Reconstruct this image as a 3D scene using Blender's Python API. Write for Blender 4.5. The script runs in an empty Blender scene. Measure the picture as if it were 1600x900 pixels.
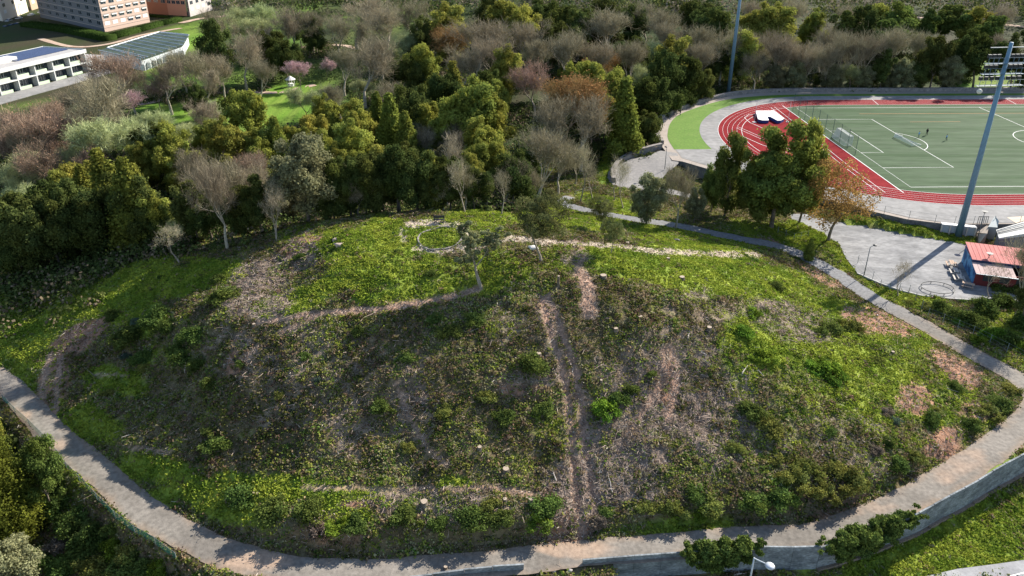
import bpy, bmesh, math, random
import numpy as np
from mathutils import Matrix, Vector
# ------------------------------------------------------------------ camera, sky, sun
S = bpy.context.scene
COL = S.collection
F_PX, CY, PITCH, ROLL, CAMH = 1164.5, 366.65, 0.42811, -0.00356, 56.906
PX0, PY0, PTH = 85.4876, 149.797, 0.02935          # football pitch frame: corner and turn
cam = bpy.data.cameras.new('camera'); camo = bpy.data.objects.new('camera', cam); COL.objects.link(camo)
cam.sensor_width = 36; cam.lens = F_PX * 36 / 1600; cam.shift_y = -(450 - CY) / 1600
cam.clip_start = 0.5; cam.clip_end = 4000
camo.matrix_world = (Matrix.Translation((0, 0, CAMH)) @ Matrix.Rotation(math.pi / 2 - PITCH, 4, 'X') @ Matrix.Rotation(-ROLL, 4, 'Z'))
S.camera = camo
SUN_EL, SUN_AZ = math.radians(32), math.radians(48)     # azimuth from +Y towards +X
W = bpy.data.worlds.new('World'); S.world = W; W.use_nodes = True
nt = W.node_tree; bg = nt.nodes['Background']
sky = nt.nodes.new('ShaderNodeTexSky'); sky.sky_type = 'NISHITA'; sky.sun_disc = False
sky.sun_elevation = SUN_EL; sky.sun_rotation = SUN_AZ; sky.air_density = 1.0; sky.dust_density = 0.6
nt.links.new(sky.outputs[0], bg.inputs[0]); bg.inputs[1].default_value = 0.10
sl = bpy.data.lights.new('sun', 'SUN'); sl.energy = 5.0; sl.angle = math.radians(0.5); sl.color = (1.0, 0.93, 0.82)
slo = bpy.data.objects.new('sun', sl); COL.objects.link(slo)
sd = Vector((math.sin(SUN_AZ) * math.cos(SUN_EL), math.cos(SUN_AZ) * math.cos(SUN_EL), math.sin(SUN_EL)))
slo.rotation_euler = sd.to_track_quat('Z', 'Y').to_euler(); slo.location = (0, 0, 120)
S.view_settings.view_transform = 'Standard'; S.view_settings.look = 'None'
S.view_settings.exposure = 1.08; S.view_settings.gamma = 1
S.render.resolution_x = 1024; S.render.resolution_y = 576
S.cycles.max_bounces = 4; S.cycles.diffuse_bounces = 2; S.cycles.glossy_bounces = 1
S.cycles.transmission_bounces = 2; S.cycles.transparent_max_bounces = 4
S.cycles.caustics_reflective = False; S.cycles.caustics_refractive = False

# ------------------------------------------------------------------ geometry of the view (used to measure where things stand)
_c, _s = math.cos(PITCH), math.sin(PITCH)
def ray(px, py):
    x = np.asarray(px, float) - 800; y = np.asarray(py, float) - CY
    x, y = math.cos(ROLL) * x + math.sin(ROLL) * y, -math.sin(ROLL) * x + math.cos(ROLL) * y
    return x, _c * F_PX - _s * y, -(_s * F_PX + _c * y)
def G(px, py, h=0.0):
    """ground point seen at photo pixel (px,py) for a surface at height h"""
    dx, dy, dz = ray(px, py); k = (h - CAMH) / dz
    return dx * k, dy * k
def proj(X, Y, Z):
    Z = Z - CAMH; d = _c * Y - _s * Z; up = _s * Y + _c * Z
    x = X / d * F_PX; y = -up / d * F_PX
    return 800 + math.cos(ROLL) * x - math.sin(ROLL) * y, CY + math.sin(ROLL) * x + math.cos(ROLL) * y
def PW(u, v):
    """pitch frame (u across from near touchline, v along from goal line) -> world"""
    return PX0 - math.sin(PTH) * u + math.cos(PTH) * v, PY0 + math.cos(PTH) * u + math.sin(PTH) * v

# ------------------------------------------------------------------ numpy noise
_rt = np.random.RandomState(7).rand(256, 256)
def vnoise(x, y):
    x = np.asarray(x, float); y = np.asarray(y, float)
    xi = np.floor(x).astype(int); yi = np.floor(y).astype(int); fx = x - xi; fy = y - yi
    fx = fx * fx * (3 - 2 * fx); fy = fy * fy * (3 - 2 * fy)
    a = _rt[xi & 255, yi & 255]; b = _rt[(xi + 1) & 255, yi & 255]
    c = _rt[xi & 255, (yi + 1) & 255]; d = _rt[(xi + 1) & 255, (yi + 1) & 255]
    return (a * (1 - fx) + b * fx) * (1 - fy) + (c * (1 - fx) + d * fx) * fy
def fbm(x, y, o=4):
    r = 0; a = .5; t = 0
    for i in range(o):
        r = r + a * vnoise(x * 2 ** i + 17.3 * i, y * 2 ** i + 9.1 * i); t += a; a *= .55
    return r / t
def sstep(a, b, x):
    t = np.clip((x - a) / (b - a), 0, 1); return t * t * (3 - 2 * t)

# ------------------------------------------------------------------ objects
def tag(o, label=None, cat=None, group=None, kind=None):
    if label: o['label'] = label
    if cat: o['category'] = cat
    if group: o['group'] = group
    if kind: o['kind'] = kind
    return o
def link(o, parent=None):
    COL.objects.link(o)
    if parent is not None: o.parent = parent
    return o
def empty(name, loc=(0, 0, 0), rz=0.0):
    o = bpy.data.objects.new(name, None); o.location = loc; o.rotation_euler = (0, 0, rz); o.empty_display_size = .3
    return link(o)
def mesh_np(name, V, Fq, mat, col=None, smooth=False, mats=None, midx=None):
    """V (n,3); Fq list of arrays each (m,k)"""
    me = bpy.data.meshes.new(name)
    V = np.asarray(V, np.float32)
    if not isinstance(Fq, list): Fq = [Fq]
    Fq = [np.asarray(f, np.int32) for f in Fq if len(f)]
    me.vertices.add(len(V)); me.vertices.foreach_set('co', V.ravel())
    loops = np.concatenate([f.ravel() for f in Fq]); tot = np.concatenate([np.full(len(f), f.shape[1], np.int32) for f in Fq])
    st = np.concatenate([[0], np.cumsum(tot)[:-1]]).astype(np.int32)
    me.loops.add(len(loops)); me.loops.foreach_set('vertex_index', loops)
    me.polygons.add(len(tot)); me.polygons.foreach_set('loop_start', st); me.polygons.foreach_set('loop_total', tot)
    if smooth: me.polygons.foreach_set('use_smooth', np.ones(len(tot), bool))
    if col is not None:
        ca = me.color_attributes.new('col', 'FLOAT_COLOR', 'POINT')
        c4 = np.ones((len(V), 4), np.float32); c4[:, :3] = col; ca.data.foreach_set('color', c4.ravel())
    for m in (mats or [mat]): me.materials.append(m)
    if midx is not None: me.polygons.foreach_set('material_index', np.asarray(midx, np.int32))
    me.update(calc_edges=True); return me
def obj(name, me, parent=None, loc=None):
    o = bpy.data.objects.new(name, me)
    if loc is not None: o.location = loc
    return link(o, parent)

class MB:
    """collects boxes, prisms and tubes into one mesh"""
    def __init__(s): s.v = []; s.f = []; s.m = []
    def add(s, vs, fs, m=0):
        n = len(s.v); s.v += [tuple(v) for v in vs]; s.f += [tuple(n + i for i in f) for f in fs]; s.m += [m] * len(fs); return s
    def box(s, x0, x1, y0, y1, z0, z1, m=0):
        return s.add([(x0, y0, z0), (x1, y0, z0), (x1, y1, z0), (x0, y1, z0), (x0, y0, z1), (x1, y0, z1), (x1, y1, z1), (x0, y1, z1)],
              [(0, 3, 2, 1), (4, 5, 6, 7), (0, 1, 5, 4), (1, 2, 6, 5), (2, 3, 7, 6), (3, 0, 4, 7)], m)
    def prism(s, poly, z0, z1, m=0):
        n = len(poly); a = sum(poly[i][0] * poly[(i + 1) % n][1] - poly[(i + 1) % n][0] * poly[i][1] for i in range(n))
        if a < 0: poly = poly[::-1]
        zt = z1 if isinstance(z1, (list, tuple)) else [z1] * n
        return s.add([(x, y, z0) for x, y in poly] + [(p[0], p[1], z) for p, z in zip(poly, zt)],
              [tuple(range(n))[::-1], tuple(range(n, 2 * n))] + [(i, (i + 1) % n, n + (i + 1) % n, n + i) for i in range(n)], m)
    def tube(s, pts, r, n=6, m=0, cap=True):
        pts = [Vector(p) for p in pts]; rs = r if isinstance(r, (list, tuple)) else [r] * len(pts); base = len(s.v); vs = []
        for i, p in enumerate(pts):
            d = (pts[min(i + 1, len(pts) - 1)] - pts[max(i - 1, 0)]).normalized()
            a = d.cross(Vector((0, 0, 1)));
            if a.length < .1: a = d.cross(Vector((1, 0, 0)))
            a.normalize(); b = d.cross(a)
            for k in range(n):
                t = 2 * math.pi * k / n; vs.append(p + (a * math.cos(t) + b * math.sin(t)) * rs[i])
        fs = [(i * n + k, i * n + (k + 1) % n, (i + 1) * n + (k + 1) % n, (i + 1) * n + k) for i in range(len(pts) - 1) for k in range(n)]
        if cap: fs += [tuple(range(n))[::-1], tuple((len(pts) - 1) * n + k for k in range(n))]
        return s.add(vs, fs, m)
    def ball(s, c, r, m=0, n=8, k=5, sz=1.0):
        vs = []; 
        for i in range(k + 1):
            ph = math.pi * i / k - math.pi / 2
            for j in range(n):
                t = 2 * math.pi * j / n
                vs.append((c[0] + r * math.cos(ph) * math.cos(t), c[1] + r * math.cos(ph) * math.sin(t), c[2] + r * sz * math.sin(ph)))
        return s.add(vs, [(i * n + j, i * n + (j + 1) % n, (i + 1) * n + (j + 1) % n, (i + 1) * n + j) for i in range(k) for j in range(n)], m)
    def quad(s, a, b, c, d, m=0): return s.add([a, b, c, d], [(0, 1, 2, 3)], m)
    def build(s, name, mats, parent=None, loc=None, smooth=False):
        me = bpy.data.meshes.new(name); me.from_pydata([tuple(v) for v in s.v], [], s.f)
        for m in (mats if isinstance(mats, (list, tuple)) else [mats]): me.materials.append(m)
        me.polygons.foreach_set('material_index', s.m)
        if smooth: me.polygons.foreach_set('use_smooth', [True] * len(s.f))
        me.update(); return obj(name, me, parent, loc)

# ------------------------------------------------------------------ materials
def mat(name, base, rough=.85, noise=0.0, scale=1.0, base2=None, metal=0.0, attr=False, transl=0.0, rnd=0.0, bump=0.0, bscale=8.0, detail=5, spec=.3, stretch=None, ramp=(.35, .65)):
    m = bpy.data.materials.new(name); m.use_nodes = True; t = m.node_tree; n = t.nodes; L = t.links
    b = n['Principled BSDF']; b.inputs['Roughness'].default_value = rough; b.inputs['Metallic'].default_value = metal
    b.inputs['Specular IOR Level'].default_value = spec
    col = n.new('ShaderNodeRGB'); col.outputs[0].default_value = (*base, 1); c = col.outputs[0]
    tc = n.new('ShaderNodeTexCoord'); vec = tc.outputs['Object']
    if stretch:
        mp = n.new('ShaderNodeMapping'); mp.inputs['Scale'].default_value = stretch; L.new(vec, mp.inputs[0]); vec = mp.outputs[0]
    if base2:
        nz = n.new('ShaderNodeTexNoise'); nz.inputs['Scale'].default_value = scale; nz.inputs['Detail'].default_value = detail; L.new(vec, nz.inputs['Vector'])
        rp = n.new('ShaderNodeValToRGB'); rp.color_ramp.elements[0].position = ramp[0]; rp.color_ramp.elements[1].position = ramp[1]
        rp.color_ramp.elements[0].color = (*base, 1); rp.color_ramp.elements[1].color = (*base2, 1)
        L.new(nz.outputs['Fac'], rp.inputs[0]); c = rp.outputs[0]
    if attr:
        a = n.new('ShaderNodeAttribute'); a.attribute_name = 'col'; mx = n.new('ShaderNodeMix'); mx.data_type = 'RGBA'; mx.blend_type = 'MULTIPLY'
        mx.inputs[0].default_value = 1; L.new(c, mx.inputs[6]); L.new(a.outputs['Color'], mx.inputs[7]); c = mx.outputs[2]
    if noise:
        nz2 = n.new('ShaderNodeTexNoise'); nz2.inputs['Scale'].default_value = scale * 6; nz2.inputs['Detail'].default_value = 4; L.new(vec, nz2.inputs['Vector'])
        mr = n.new('ShaderNodeMapRange'); mr.inputs[1].default_value = .3; mr.inputs[2].default_value = .7; mr.inputs[3].default_value = 1 - noise; mr.inputs[4].default_value = 1 + noise
        L.new(nz2.outputs['Fac'], mr.inputs[0]); vm = n.new('ShaderNodeVectorMath'); vm.operation = 'SCALE'; L.new(c, vm.inputs[0]); L.new(mr.outputs[0], vm.inputs['Scale']); c = vm.outputs[0]
    if rnd:
        oi = n.new('ShaderNodeObjectInfo'); hs = n.new('ShaderNodeHueSaturation')
        mr = n.new('ShaderNodeMapRange'); mr.inputs[3].default_value = 1 - rnd; mr.inputs[4].default_value = 1 + rnd; L.new(oi.outputs['Random'], mr.inputs[0]); L.new(mr.outputs[0], hs.inputs['Value'])
        m2 = n.new('ShaderNodeMath'); m2.operation = 'MULTIPLY'; m2.inputs[1].default_value = 7.13; L.new(oi.outputs['Random'], m2.inputs[0]); m3 = n.new('ShaderNodeMath'); m3.operation = 'FRACT'; L.new(m2.outputs[0], m3.inputs[0])
        mr2 = n.new('ShaderNodeMapRange'); mr2.inputs[3].default_value = .5 - rnd * .09; mr2.inputs[4].default_value = .5 + rnd * .09; L.new(m3.outputs[0], mr2.inputs[0]); L.new(mr2.outputs[0], hs.inputs['Hue'])
        L.new(c, hs.inputs['Color']); c = hs.outputs[0]
    L.new(c, b.inputs['Base Color'])
    if bump:
        bn = n.new('ShaderNodeTexNoise'); bn.inputs['Scale'].default_value = bscale; bn.inputs['Detail'].default_value = 6; L.new(vec, bn.inputs['Vector'])
        bp = n.new('ShaderNodeBump'); bp.inputs['Strength'].default_value = bump; bp.inputs['Distance'].default_value = .1; L.new(bn.outputs['Fac'], bp.inputs['Height']); L.new(bp.outputs[0], b.inputs['Normal'])
    if transl:
        df = n.new('ShaderNodeBsdfDiffuse'); tl = n.new('ShaderNodeBsdfTranslucent'); ms = n.new('ShaderNodeMixShader'); ms.inputs[0].default_value = transl
        L.new(c, df.inputs[0]); L.new(c, tl.inputs[0]); L.new(df.outputs[0], ms.inputs[1]); L.new(tl.outputs[0], ms.inputs[2]); L.new(ms.outputs[0], n['Material Output'].inputs[0]); n.remove(b)
    return m
# ------------------------------------------------------------------ the lie of the land
# measured points: photo pixel and height of the surface there
CTRL = [(0,605,-3),(45,642,-3),(80,678,-2.8),(125,715,-2.6),(175,757,-2.4),(225,800,-2.2),(275,830,-2),(325,856,-2),(385,876,-2),(480,897,-2),(575,898,-2),(700,890,-2),(800,880,-2),(860,870,-2),(960,860,-2),(1050,853,-2),(1150,843,-2),(1200,840,-2),(1290,833,-2),(1375,798,-2),(1440,768,-2),(1505,730,-2),(1560,690,-2),
 (1630,640,-2),(1580,580,-2),(1512,543,-2),(1437,500,-2),(1357,458,-2),(1300,420,-1.8),(1225,385,-1.2),(1162,372,-.5),(1112,362,0),(1075,352,.4),(1025,346,.8),(975,339,1),(930,331,1.2),(885,322,1.2),
 (300,770,-1.1),(230,745,-1.5),(400,778,.3),(500,788,.8),(600,790,.9),(700,795,.8),(800,802,.5),(880,815,-.5),(350,805,-1.5),(500,765,.9),(620,768,1.0),(400,758,.4),
 (300,735,.1),(500,745,1.1),(650,745,1.4),(800,760,1.2),(160,650,-1.4),(140,560,.4),(100,450,1),(100,520,.2),(60,560,-1.6),(30,500,-.6),
 (500,600,5.0),(300,600,2.5),(400,600,4.8),(700,600,5.2),(900,600,4.6),(1000,600,4),(1100,600,3.3),(230,600,1.1),(400,680,2.3),(600,680,2.8),(800,680,2.8),(950,700,1.9),(250,680,1.0),
 (350,510,6.8),(420,500,7.4),(560,480,8.0),(740,455,8.3),(850,460,8.3),(640,520,7.0),(800,520,7.1),(300,530,5.6),(260,540,4.2),
 (690,370,10),(600,375,10),(800,390,10),(540,400,9.8),(740,350,10),(650,345,10),(430,430,7.3),(450,465,7.4),(475,425,7.5),(512,415,9.5),(510,440,9.2),(520,380,9.9),(380,440,7.4),
 (560,352,9.6),(470,375,8.8),(380,400,7.6),(280,415,5.8),(150,430,3.2),(0,470,0.5),(330,440,6.6),(250,450,4.8),(160,470,2.8),(210,490,4.2),(200,520,3.0),(170,560,.8),(215,555,2.0),
 (1000,400,8.2),(900,385,9.2),(1100,400,5.4),(1170,395,3),(1250,430,.6),(1300,480,1.3),(1400,520,.2),(1500,580,-.8),(1570,620,-1.6),(1200,500,4.3),(1200,440,3.6),(1300,600,2.2),(1400,640,.8),(1470,700,-1),(1100,500,6.3),(1000,500,7.3),(900,500,7.7),(1200,600,3.3),(1200,700,1.3),(1300,750,0),(1100,700,1.7),(1000,750,.6),(1200,790,-.7),(1340,760,-.6),(920,800,-.8),(1060,800,-.6),(1400,710,0),
 (900,350,6),(1000,370,5),(860,345,7.5),(1100,375,2.2),(950,360,4.5),(820,345,8.6),
 (1450,400,-2),(1350,390,-2),(1500,450,-2),(1590,400,-2),(1280,350,-1.6),(1590,520,-2),(1450,470,-2),(1640,460,-2),(1400,343,-.9),(1450,355,-1.2),(1370,337,-.7),(1480,362,-1.8),(1200,350,-1),
 (0,760,-6),(100,800,-5),(200,850,-4.6),(300,895,-4),(-100,700,-7),(-120,560,-5)]
CW = [( -20,132,1.0),(-45,128,-1),(-75,120,-3),(0,140,0.2),(15,136,.8),(-10,150,-2),(-50,150,-3),(-90,150,-3),(30,150,-1),(38,165,-3),(30,190,-3),(30,215,-3),(-30,200,-2),(-80,200,-1),(-150,200,0),(-120,130,-4),(-140,90,-7),(-100,70,-7),
 (60,150,-2),(100,128,-2),(130,128,-2),(160,128,-2),(160,80,-3),(110,50,-5),(160,0,-5),(60,20,-6),(0,30,-6),(-60,30,-6),(-120,0,-8),(0,0,-6),(140,200,-1.5),(60,250,-1.5),(120,250,-1.5),(200,250,-1),(300,150,-1),
 (-100,260,0),(0,270,0),(-200,280,0),(0,400,1),(-200,400,1),(200,400,1),(-400,300,0),(400,400,1)]
_up = lambda h, a=600: h if h < 1.5 else 1.5 + (h - 1.5) * float(np.interp(a, [150, 420], [1.0, 1.35]))
CTRL += [(480,505,7.3),(560,497,7.6),(640,482,7.9),(720,472,8.0),(480,488,7.9),(600,470,8.4)]
_pts = [(*G(a, b, _up(h, a)), _up(h, a)) for a, b, h in CTRL] + CW
_P = np.array([(p[0], p[1]) for p in _pts]); _H = np.array([p[2] for p in _pts])
def _k(r2): return np.where(r2 > 1e-9, r2 * np.log(r2 + 1e-12) * .5, 0)
_n = len(_P); _A = np.zeros((_n + 3, _n + 3)); _d2 = ((_P[:, None] - _P[None]) ** 2).sum(-1) / 2500.
_A[:_n, :_n] = _k(_d2) + np.eye(_n) * .004; _A[:_n, _n] = 1; _A[:_n, _n + 1:] = _P / 50.; _A[_n:, :_n] = _A[:_n, _n:].T
_w = np.linalg.solve(_A, np.concatenate([_H, [0, 0, 0]]))
def tps(X, Y):
    X = np.atleast_1d(np.asarray(X, float)); Y = np.atleast_1d(np.asarray(Y, float)); out = np.zeros(X.shape)
    fx, fy, fo = X.ravel(), Y.ravel(), out.ravel()
    for i in range(0, len(fx), 20000):
        x, y = fx[i:i + 20000], fy[i:i + 20000]
        r2 = ((x[:, None] - _P[None, :, 0]) ** 2 + (y[:, None] - _P[None, :, 1]) ** 2) / 2500.
        fo[i:i + 20000] = _k(r2) @ _w[:_n] + _w[_n] + x / 50. * _w[_n + 1] + y / 50. * _w[_n + 2]
    return fo.reshape(X.shape)
def spline(P, n):
    """Catmull-Rom through P (list of tuples), n samples per span"""
    P = [np.array(p, float) for p in P]; P = [2 * P[0] - P[1]] + P + [2 * P[-1] - P[-2]]; out = []
    for i in range(1, len(P) - 2):
        for k in range(n):
            t = k / n; a, b, c, d = P[i - 1], P[i], P[i + 1], P[i + 2]
            out.append(.5 * (2 * b + (c - a) * t + (2 * a - 5 * b + 4 * c - d) * t * t + (3 * b - a - 3 * c + d) * t ** 3))
    out.append(P[-2]); return np.array(out)
ROADC = [(-130,500,-3.3),(-60,560,-3.1),(5,602,-3),(45,640,-3),(80,678,-2.8),(125,715,-2.6),(175,757,-2.4),(225,800,-2.2),(275,830,-2),(325,856,-2),(385,877,-2),(480,895,-2),(575,899,-2),(700,888,-2),(800,878,-2),(860,871,-2),(960,861,-2),(1050,852,-2),(1150,842,-2),(1210,838,-2),(1290,831,-2),(1375,800,-2),(1440,768,-2),(1505,730,-2),(1560,692,-2),(1605,655,-2),(1625,625,-2),(1610,600,-2),(1575,576,-2),(1512,543,-2),(1437,500,-2),(1357,458,-2),(1300,420,-1.8),(1225,385,-1.2),(1162,372,-.5),(1112,362,0),(1075,354,.4),(1025,346,.8),(975,339,1),(930,331,1.2),(888,321,1.2),(878,314,1),(893,306,.4)]
_rc = spline([(*G(a, b, h), h) for a, b, h in ROADC], 10)
# resample evenly
_sl = np.concatenate([[0], np.cumsum(np.hypot(*(np.diff(_rc[:, :2], axis=0).T)))]); _q = np.arange(0, _sl[-1], .8)
RC = np.stack([np.interp(_q, _sl, _rc[:, i]) for i in range(3)], 1)
RS = np.linspace(0, 1, len(RC)); _pxr = proj(RC[:, 0], RC[:, 1], RC[:, 2])
_iu = int(np.argmin((_pxr[0] - 1300) ** 2 + (_pxr[1] - 420) ** 2)); _iv = int(np.argmin((_pxr[0] - 1440) ** 2 + (_pxr[1] - 768) ** 2))
RHW = np.interp(np.arange(len(RC)), [0, _iv - 12, _iv + 12, _iv + 40, _iu - 20, _iu, len(RC)], [1.65, 1.65, 1.8, 1.75, 1.65, 1.5, 1.15])
def poly_dist(X, Y, L):
    """nearest distance to a dense polyline and the index of the nearest vertex"""
    X = np.asarray(X, float).ravel(); Y = np.asarray(Y, float).ravel(); D = np.empty(len(X)); I = np.empty(len(X), int)
    for i in range(0, len(X), 20000):
        d = (X[i:i + 20000, None] - L[None, :, 0]) ** 2 + (Y[i:i + 20000, None] - L[None, :, 1]) ** 2
        j = d.argmin(1); I[i:i + 20000] = j; D[i:i + 20000] = np.sqrt(d[np.arange(len(j)), j])
    return D, I
def signed_side(X, Y, L, I):
    T = np.gradient(L[:, :2], axis=0); T = T / np.linalg.norm(T, axis=1, keepdims=True)
    return T[I, 0] * (Y - L[I, 1]) - T[I, 1] * (X - L[I, 0])
WALLC = [(560,906,-1.6),(640,903,-1.6),(700,895,-1.6),(762,888,-1.6),(822,884,-1.6),(915,875,-1.6),(1007,867,-1.6),(1100,860,-1.6),(1192,853,-1.6),(1240,853,-1.6),(1283,852,-1.6),(1340,836,-1.6),(1395,816,-1.6),(1442,797,-1.6),(1475,778,-1.6),(1525,752,-1.6),(1560,730,-1.6),(1600,709,-1.6),(1690,660,-1.6),(1800,600,-1.6)]
_wc = spline([(*G(a, b, h), h) for a, b, h in WALLC], 12)
_sl = np.concatenate([[0], np.cumsum(np.hypot(*(np.diff(_wc[:, :2], axis=0).T)))]); _q = np.arange(0, _sl[-1], .3)
WC = np.stack([np.interp(_q, _sl, _wc[:, i]) for i in range(3)], 1)
def inpoly(X, Y, P):
    r = np.zeros(np.shape(X), bool); n = len(P)
    for i in range(n):
        x0, y0 = P[i]; x1, y1 = P[(i + 1) % n]
        c = ((y0 > Y) != (y1 > Y)) & (X < (x1 - x0) * (Y - y0) / (y1 - y0 + 1e-12) + x0); r ^= c
    return r
LOT = [(1236,331),(1262,331),(1300,341),(1365,351),(1420,361),(1450,367),(1490,374),(1525,381),(1600,388),(1720,400),(1720,470),(1600,466),(1550,461),(1512,463),(1475,461),(1440,457),(1407,449),(1375,438),(1340,423),(1322,400),(1312,380),(1285,362),(1250,347),(1232,338)]
LOTW = [G(a, b, -2) for a, b in LOT]
WALLOUT = [(29.6,-47.4),(35,-47.4),(40.5,-46.9),(50.7,-44.3),(59.1,-39.6),(69.4,-29.9),(77,-21),(81.4,-14.5),(84.5,-5),(86,5.3),(86,23.6),(86,81.5),(86,190)]
WOS = spline(WALLOUT, 6)
STAD = [PW(*q) for q in WOS] + [PW(-19.6, 190), PW(-19.6, 20), PW(-19.6, 5), PW(-19.6, -2.6), PW(-17, -9.5), PW(-13.2, -14.1), PW(1, -28.5), PW(12.1, -39.9), PW(18, -45), PW(19, -47.2)]
# ---- what covers the land, blob by blob: (px, py, rx, ry, turn deg, strength)
def blobs(X, Y, B):
    r = np.zeros(np.shape(X))
    wob = (fbm(X / 60., Y / 40., 3) - .5) * 1.1
    for b in B:
        px, py, rx, ry, an, st = b; a = math.radians(an); dx = X - px; dy = Y - py
        u = (dx * math.cos(a) + dy * math.sin(a)) / rx; v = (-dx * math.sin(a) + dy * math.cos(a)) / ry
        d = np.sqrt(u * u + v * v) + wob; r = np.maximum(r, st * (1 - sstep(.75, 1.15, d)))
    return r
def strokes(X, Y, S_):
    r = np.zeros(np.shape(X))
    wob = (fbm(X / 14., Y / 14., 3) - .5) * .9
    for pts, wd, st in S_:
        for (x0, y0), (x1, y1) in zip(pts[:-1], pts[1:]):
            L2 = (x1 - x0) ** 2 + (y1 - y0) ** 2; t = np.clip(((X - x0) * (x1 - x0) + (Y - y0) * (y1 - y0)) / L2, 0, 1)
            d = np.hypot(X - x0 - t * (x1 - x0), (Y - y0 - t * (y1 - y0)) * 1.3) / wd + wob; r = np.maximum(r, st * (1 - sstep(.6, 1.15, d)))
    return r
GRASS = [(90,470,190,75,-8,1.2),(30,560,80,60,20,.9),(300,440,110,26,-14,.95),(620,375,150,34,-4,1),(580,420,70,40,0,.8),(700,425,150,30,-5,.85),(470,470,70,22,-20,1),(640,462,140,14,-6,.95),(1000,410,200,28,3,.95),(1150,430,120,36,8,.95),(1230,470,80,50,20,.7),(1180,540,50,60,0,1),(1270,560,70,36,20,.75),(1420,600,170,46,28,.7),(1300,660,150,50,10,.4),(420,765,260,22,2,1),(260,745,80,26,12,1),(180,600,60,26,8,.95),(140,660,60,40,20,.8),(900,340,130,24,6,.8),(1080,370,120,24,5,1),(760,340,80,16,-6,.8),(1210,365,90,26,10,1),(330,790,120,22,14,.9),(520,800,60,30,0,.85),(710,755,30,8,0,1),(1050,820,120,16,-4,.7),(1330,400,60,30,20,.7),(1430,357,110,17,10,1.3),(960,320,80,16,10,1),(945,265,18,30,10,1),(1500,840,220,60,-18,1),(1450,470,140,16,18,.7),(1560,500,60,30,20,.6),(1100,440,40,30,0,.7),(1350,560,190,80,28,.75),(1270,620,110,50,10,.5),(1720,600,110,300,0,.9),(1500,1010,700,80,0,.9),(1900,700,160,400,0,.8),(300,1020,500,60,0,.8),(260,560,40,14,0,.5)]
CHIP = [(410,445,56,52,-20,1),(440,420,60,28,-20,.9),(1000,640,120,90,-25,.75),(960,740,110,70,-40,.9),(900,800,60,70,0,1),(1050,560,70,60,0,.6),(1230,500,70,30,15,.8),(1330,700,110,50,10,.35),(690,790,110,22,2,.75),(840,590,50,26,0,.6),(640,640,40,60,-30,.5),(840,520,60,60,0,.3),(1130,650,90,70,0,.5),(400,560,50,30,30,.5),(1100,480,60,26,0,.5),(900,400,26,14,0,.9),(500,590,150,100,0,.3)]
DIRT = [(130,528,55,22,-28,1.3),(370,570,16,20,30,.8),(1370,500,50,22,15,1),(1500,570,55,22,25,.95),(1430,620,34,26,40,1),(1470,690,24,34,60,1),(470,385,36,14,-30,.8),(560,790,30,8,0,1),(1045,600,20,40,10,.75),(890,830,46,26,0,.8),(520,830,50,24,0,.5),(90,610,26,60,10,.6),(640,470,90,4,-5,.5),(1330,780,60,14,-25,.6),(1530,640,26,16,0,.7),(1200,375,30,8,10,.8),(830,610,40,12,0,.7),(1290,430,50,12,30,.7),(900,380,16,10,0,.7)]
TRK = [([(800,372),(860,379),(900,380),(950,383),(1010,390),(1090,394),(1180,396)], 7, 1), ([(730,395),(760,380),(800,373)], 6.5, .9),([(640,352),(690,349),(725,358),(738,372),(722,388),(690,392),(650,389)], 8, 1),([(628,362),(632,376)], 7, .7)]
RUT = [([(848,470),(862,520),(880,570),(890,620),(895,690),(903,780),(915,830)], 6, 1.4),([(858,465),(878,515),(898,570),(908,620),(915,690),(928,760),(940,790)], 6.5, 1.4),([(905,420),(920,450),(922,490)], 12, .8),([(410,505),(500,492),(600,484),(700,466),(750,452)], 6.5, 1),([(430,525),(500,495)],4,.5),([(80,560),(70,600),(66,650)], 5, .8),([(98,560),(92,600),(90,660)], 5, .8),([(480,765),(620,766),(760,762),(860,775)], 6, .55),([(200,703),(280,712)], 4, .9),([(150,590),(200,592)],4,.6),([(620,600),(640,650),(670,700),(700,730)], 5, .6),([(1050,540),(1060,600),(1045,650)], 7, .7),([(1040,540),(1035,600),(980,680)], 6, .6)]
RAMPC = spline([(*G(a, b, h), h) for a, b, h in [(1044,236,0),(1030,250,-.3),(1008,260,-.8),(988,272,-1.2),(985,284,-1.5),(1005,291,-1.5),(1040,297,-1.2),(1085,306,-1)]], 10)
RAMPW = np.interp(np.arange(len(RAMPC)), [0, 12, 25, 40, 55, 70], [2.2, 5, 6.5, 4.5, 1.6, 1.4])
CRW = sorted([G(a, b, _up(h, a)) for a, b, h in [(-150,505,-2),(0,470,.5),(150,430,3.2),(280,412,5.8),(380,398,7.6),(470,373,8.8),(560,350,9.6),(700,333,10),(800,322,8.5),(870,312,2.5),(930,285,-1),(985,262,-2)]])
def behind_crest(X, Y, pad=3.5):
    return Y > np.interp(X, [c[0] for c in CRW], [c[1] for c in CRW], left=60, right=0) + pad
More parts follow.
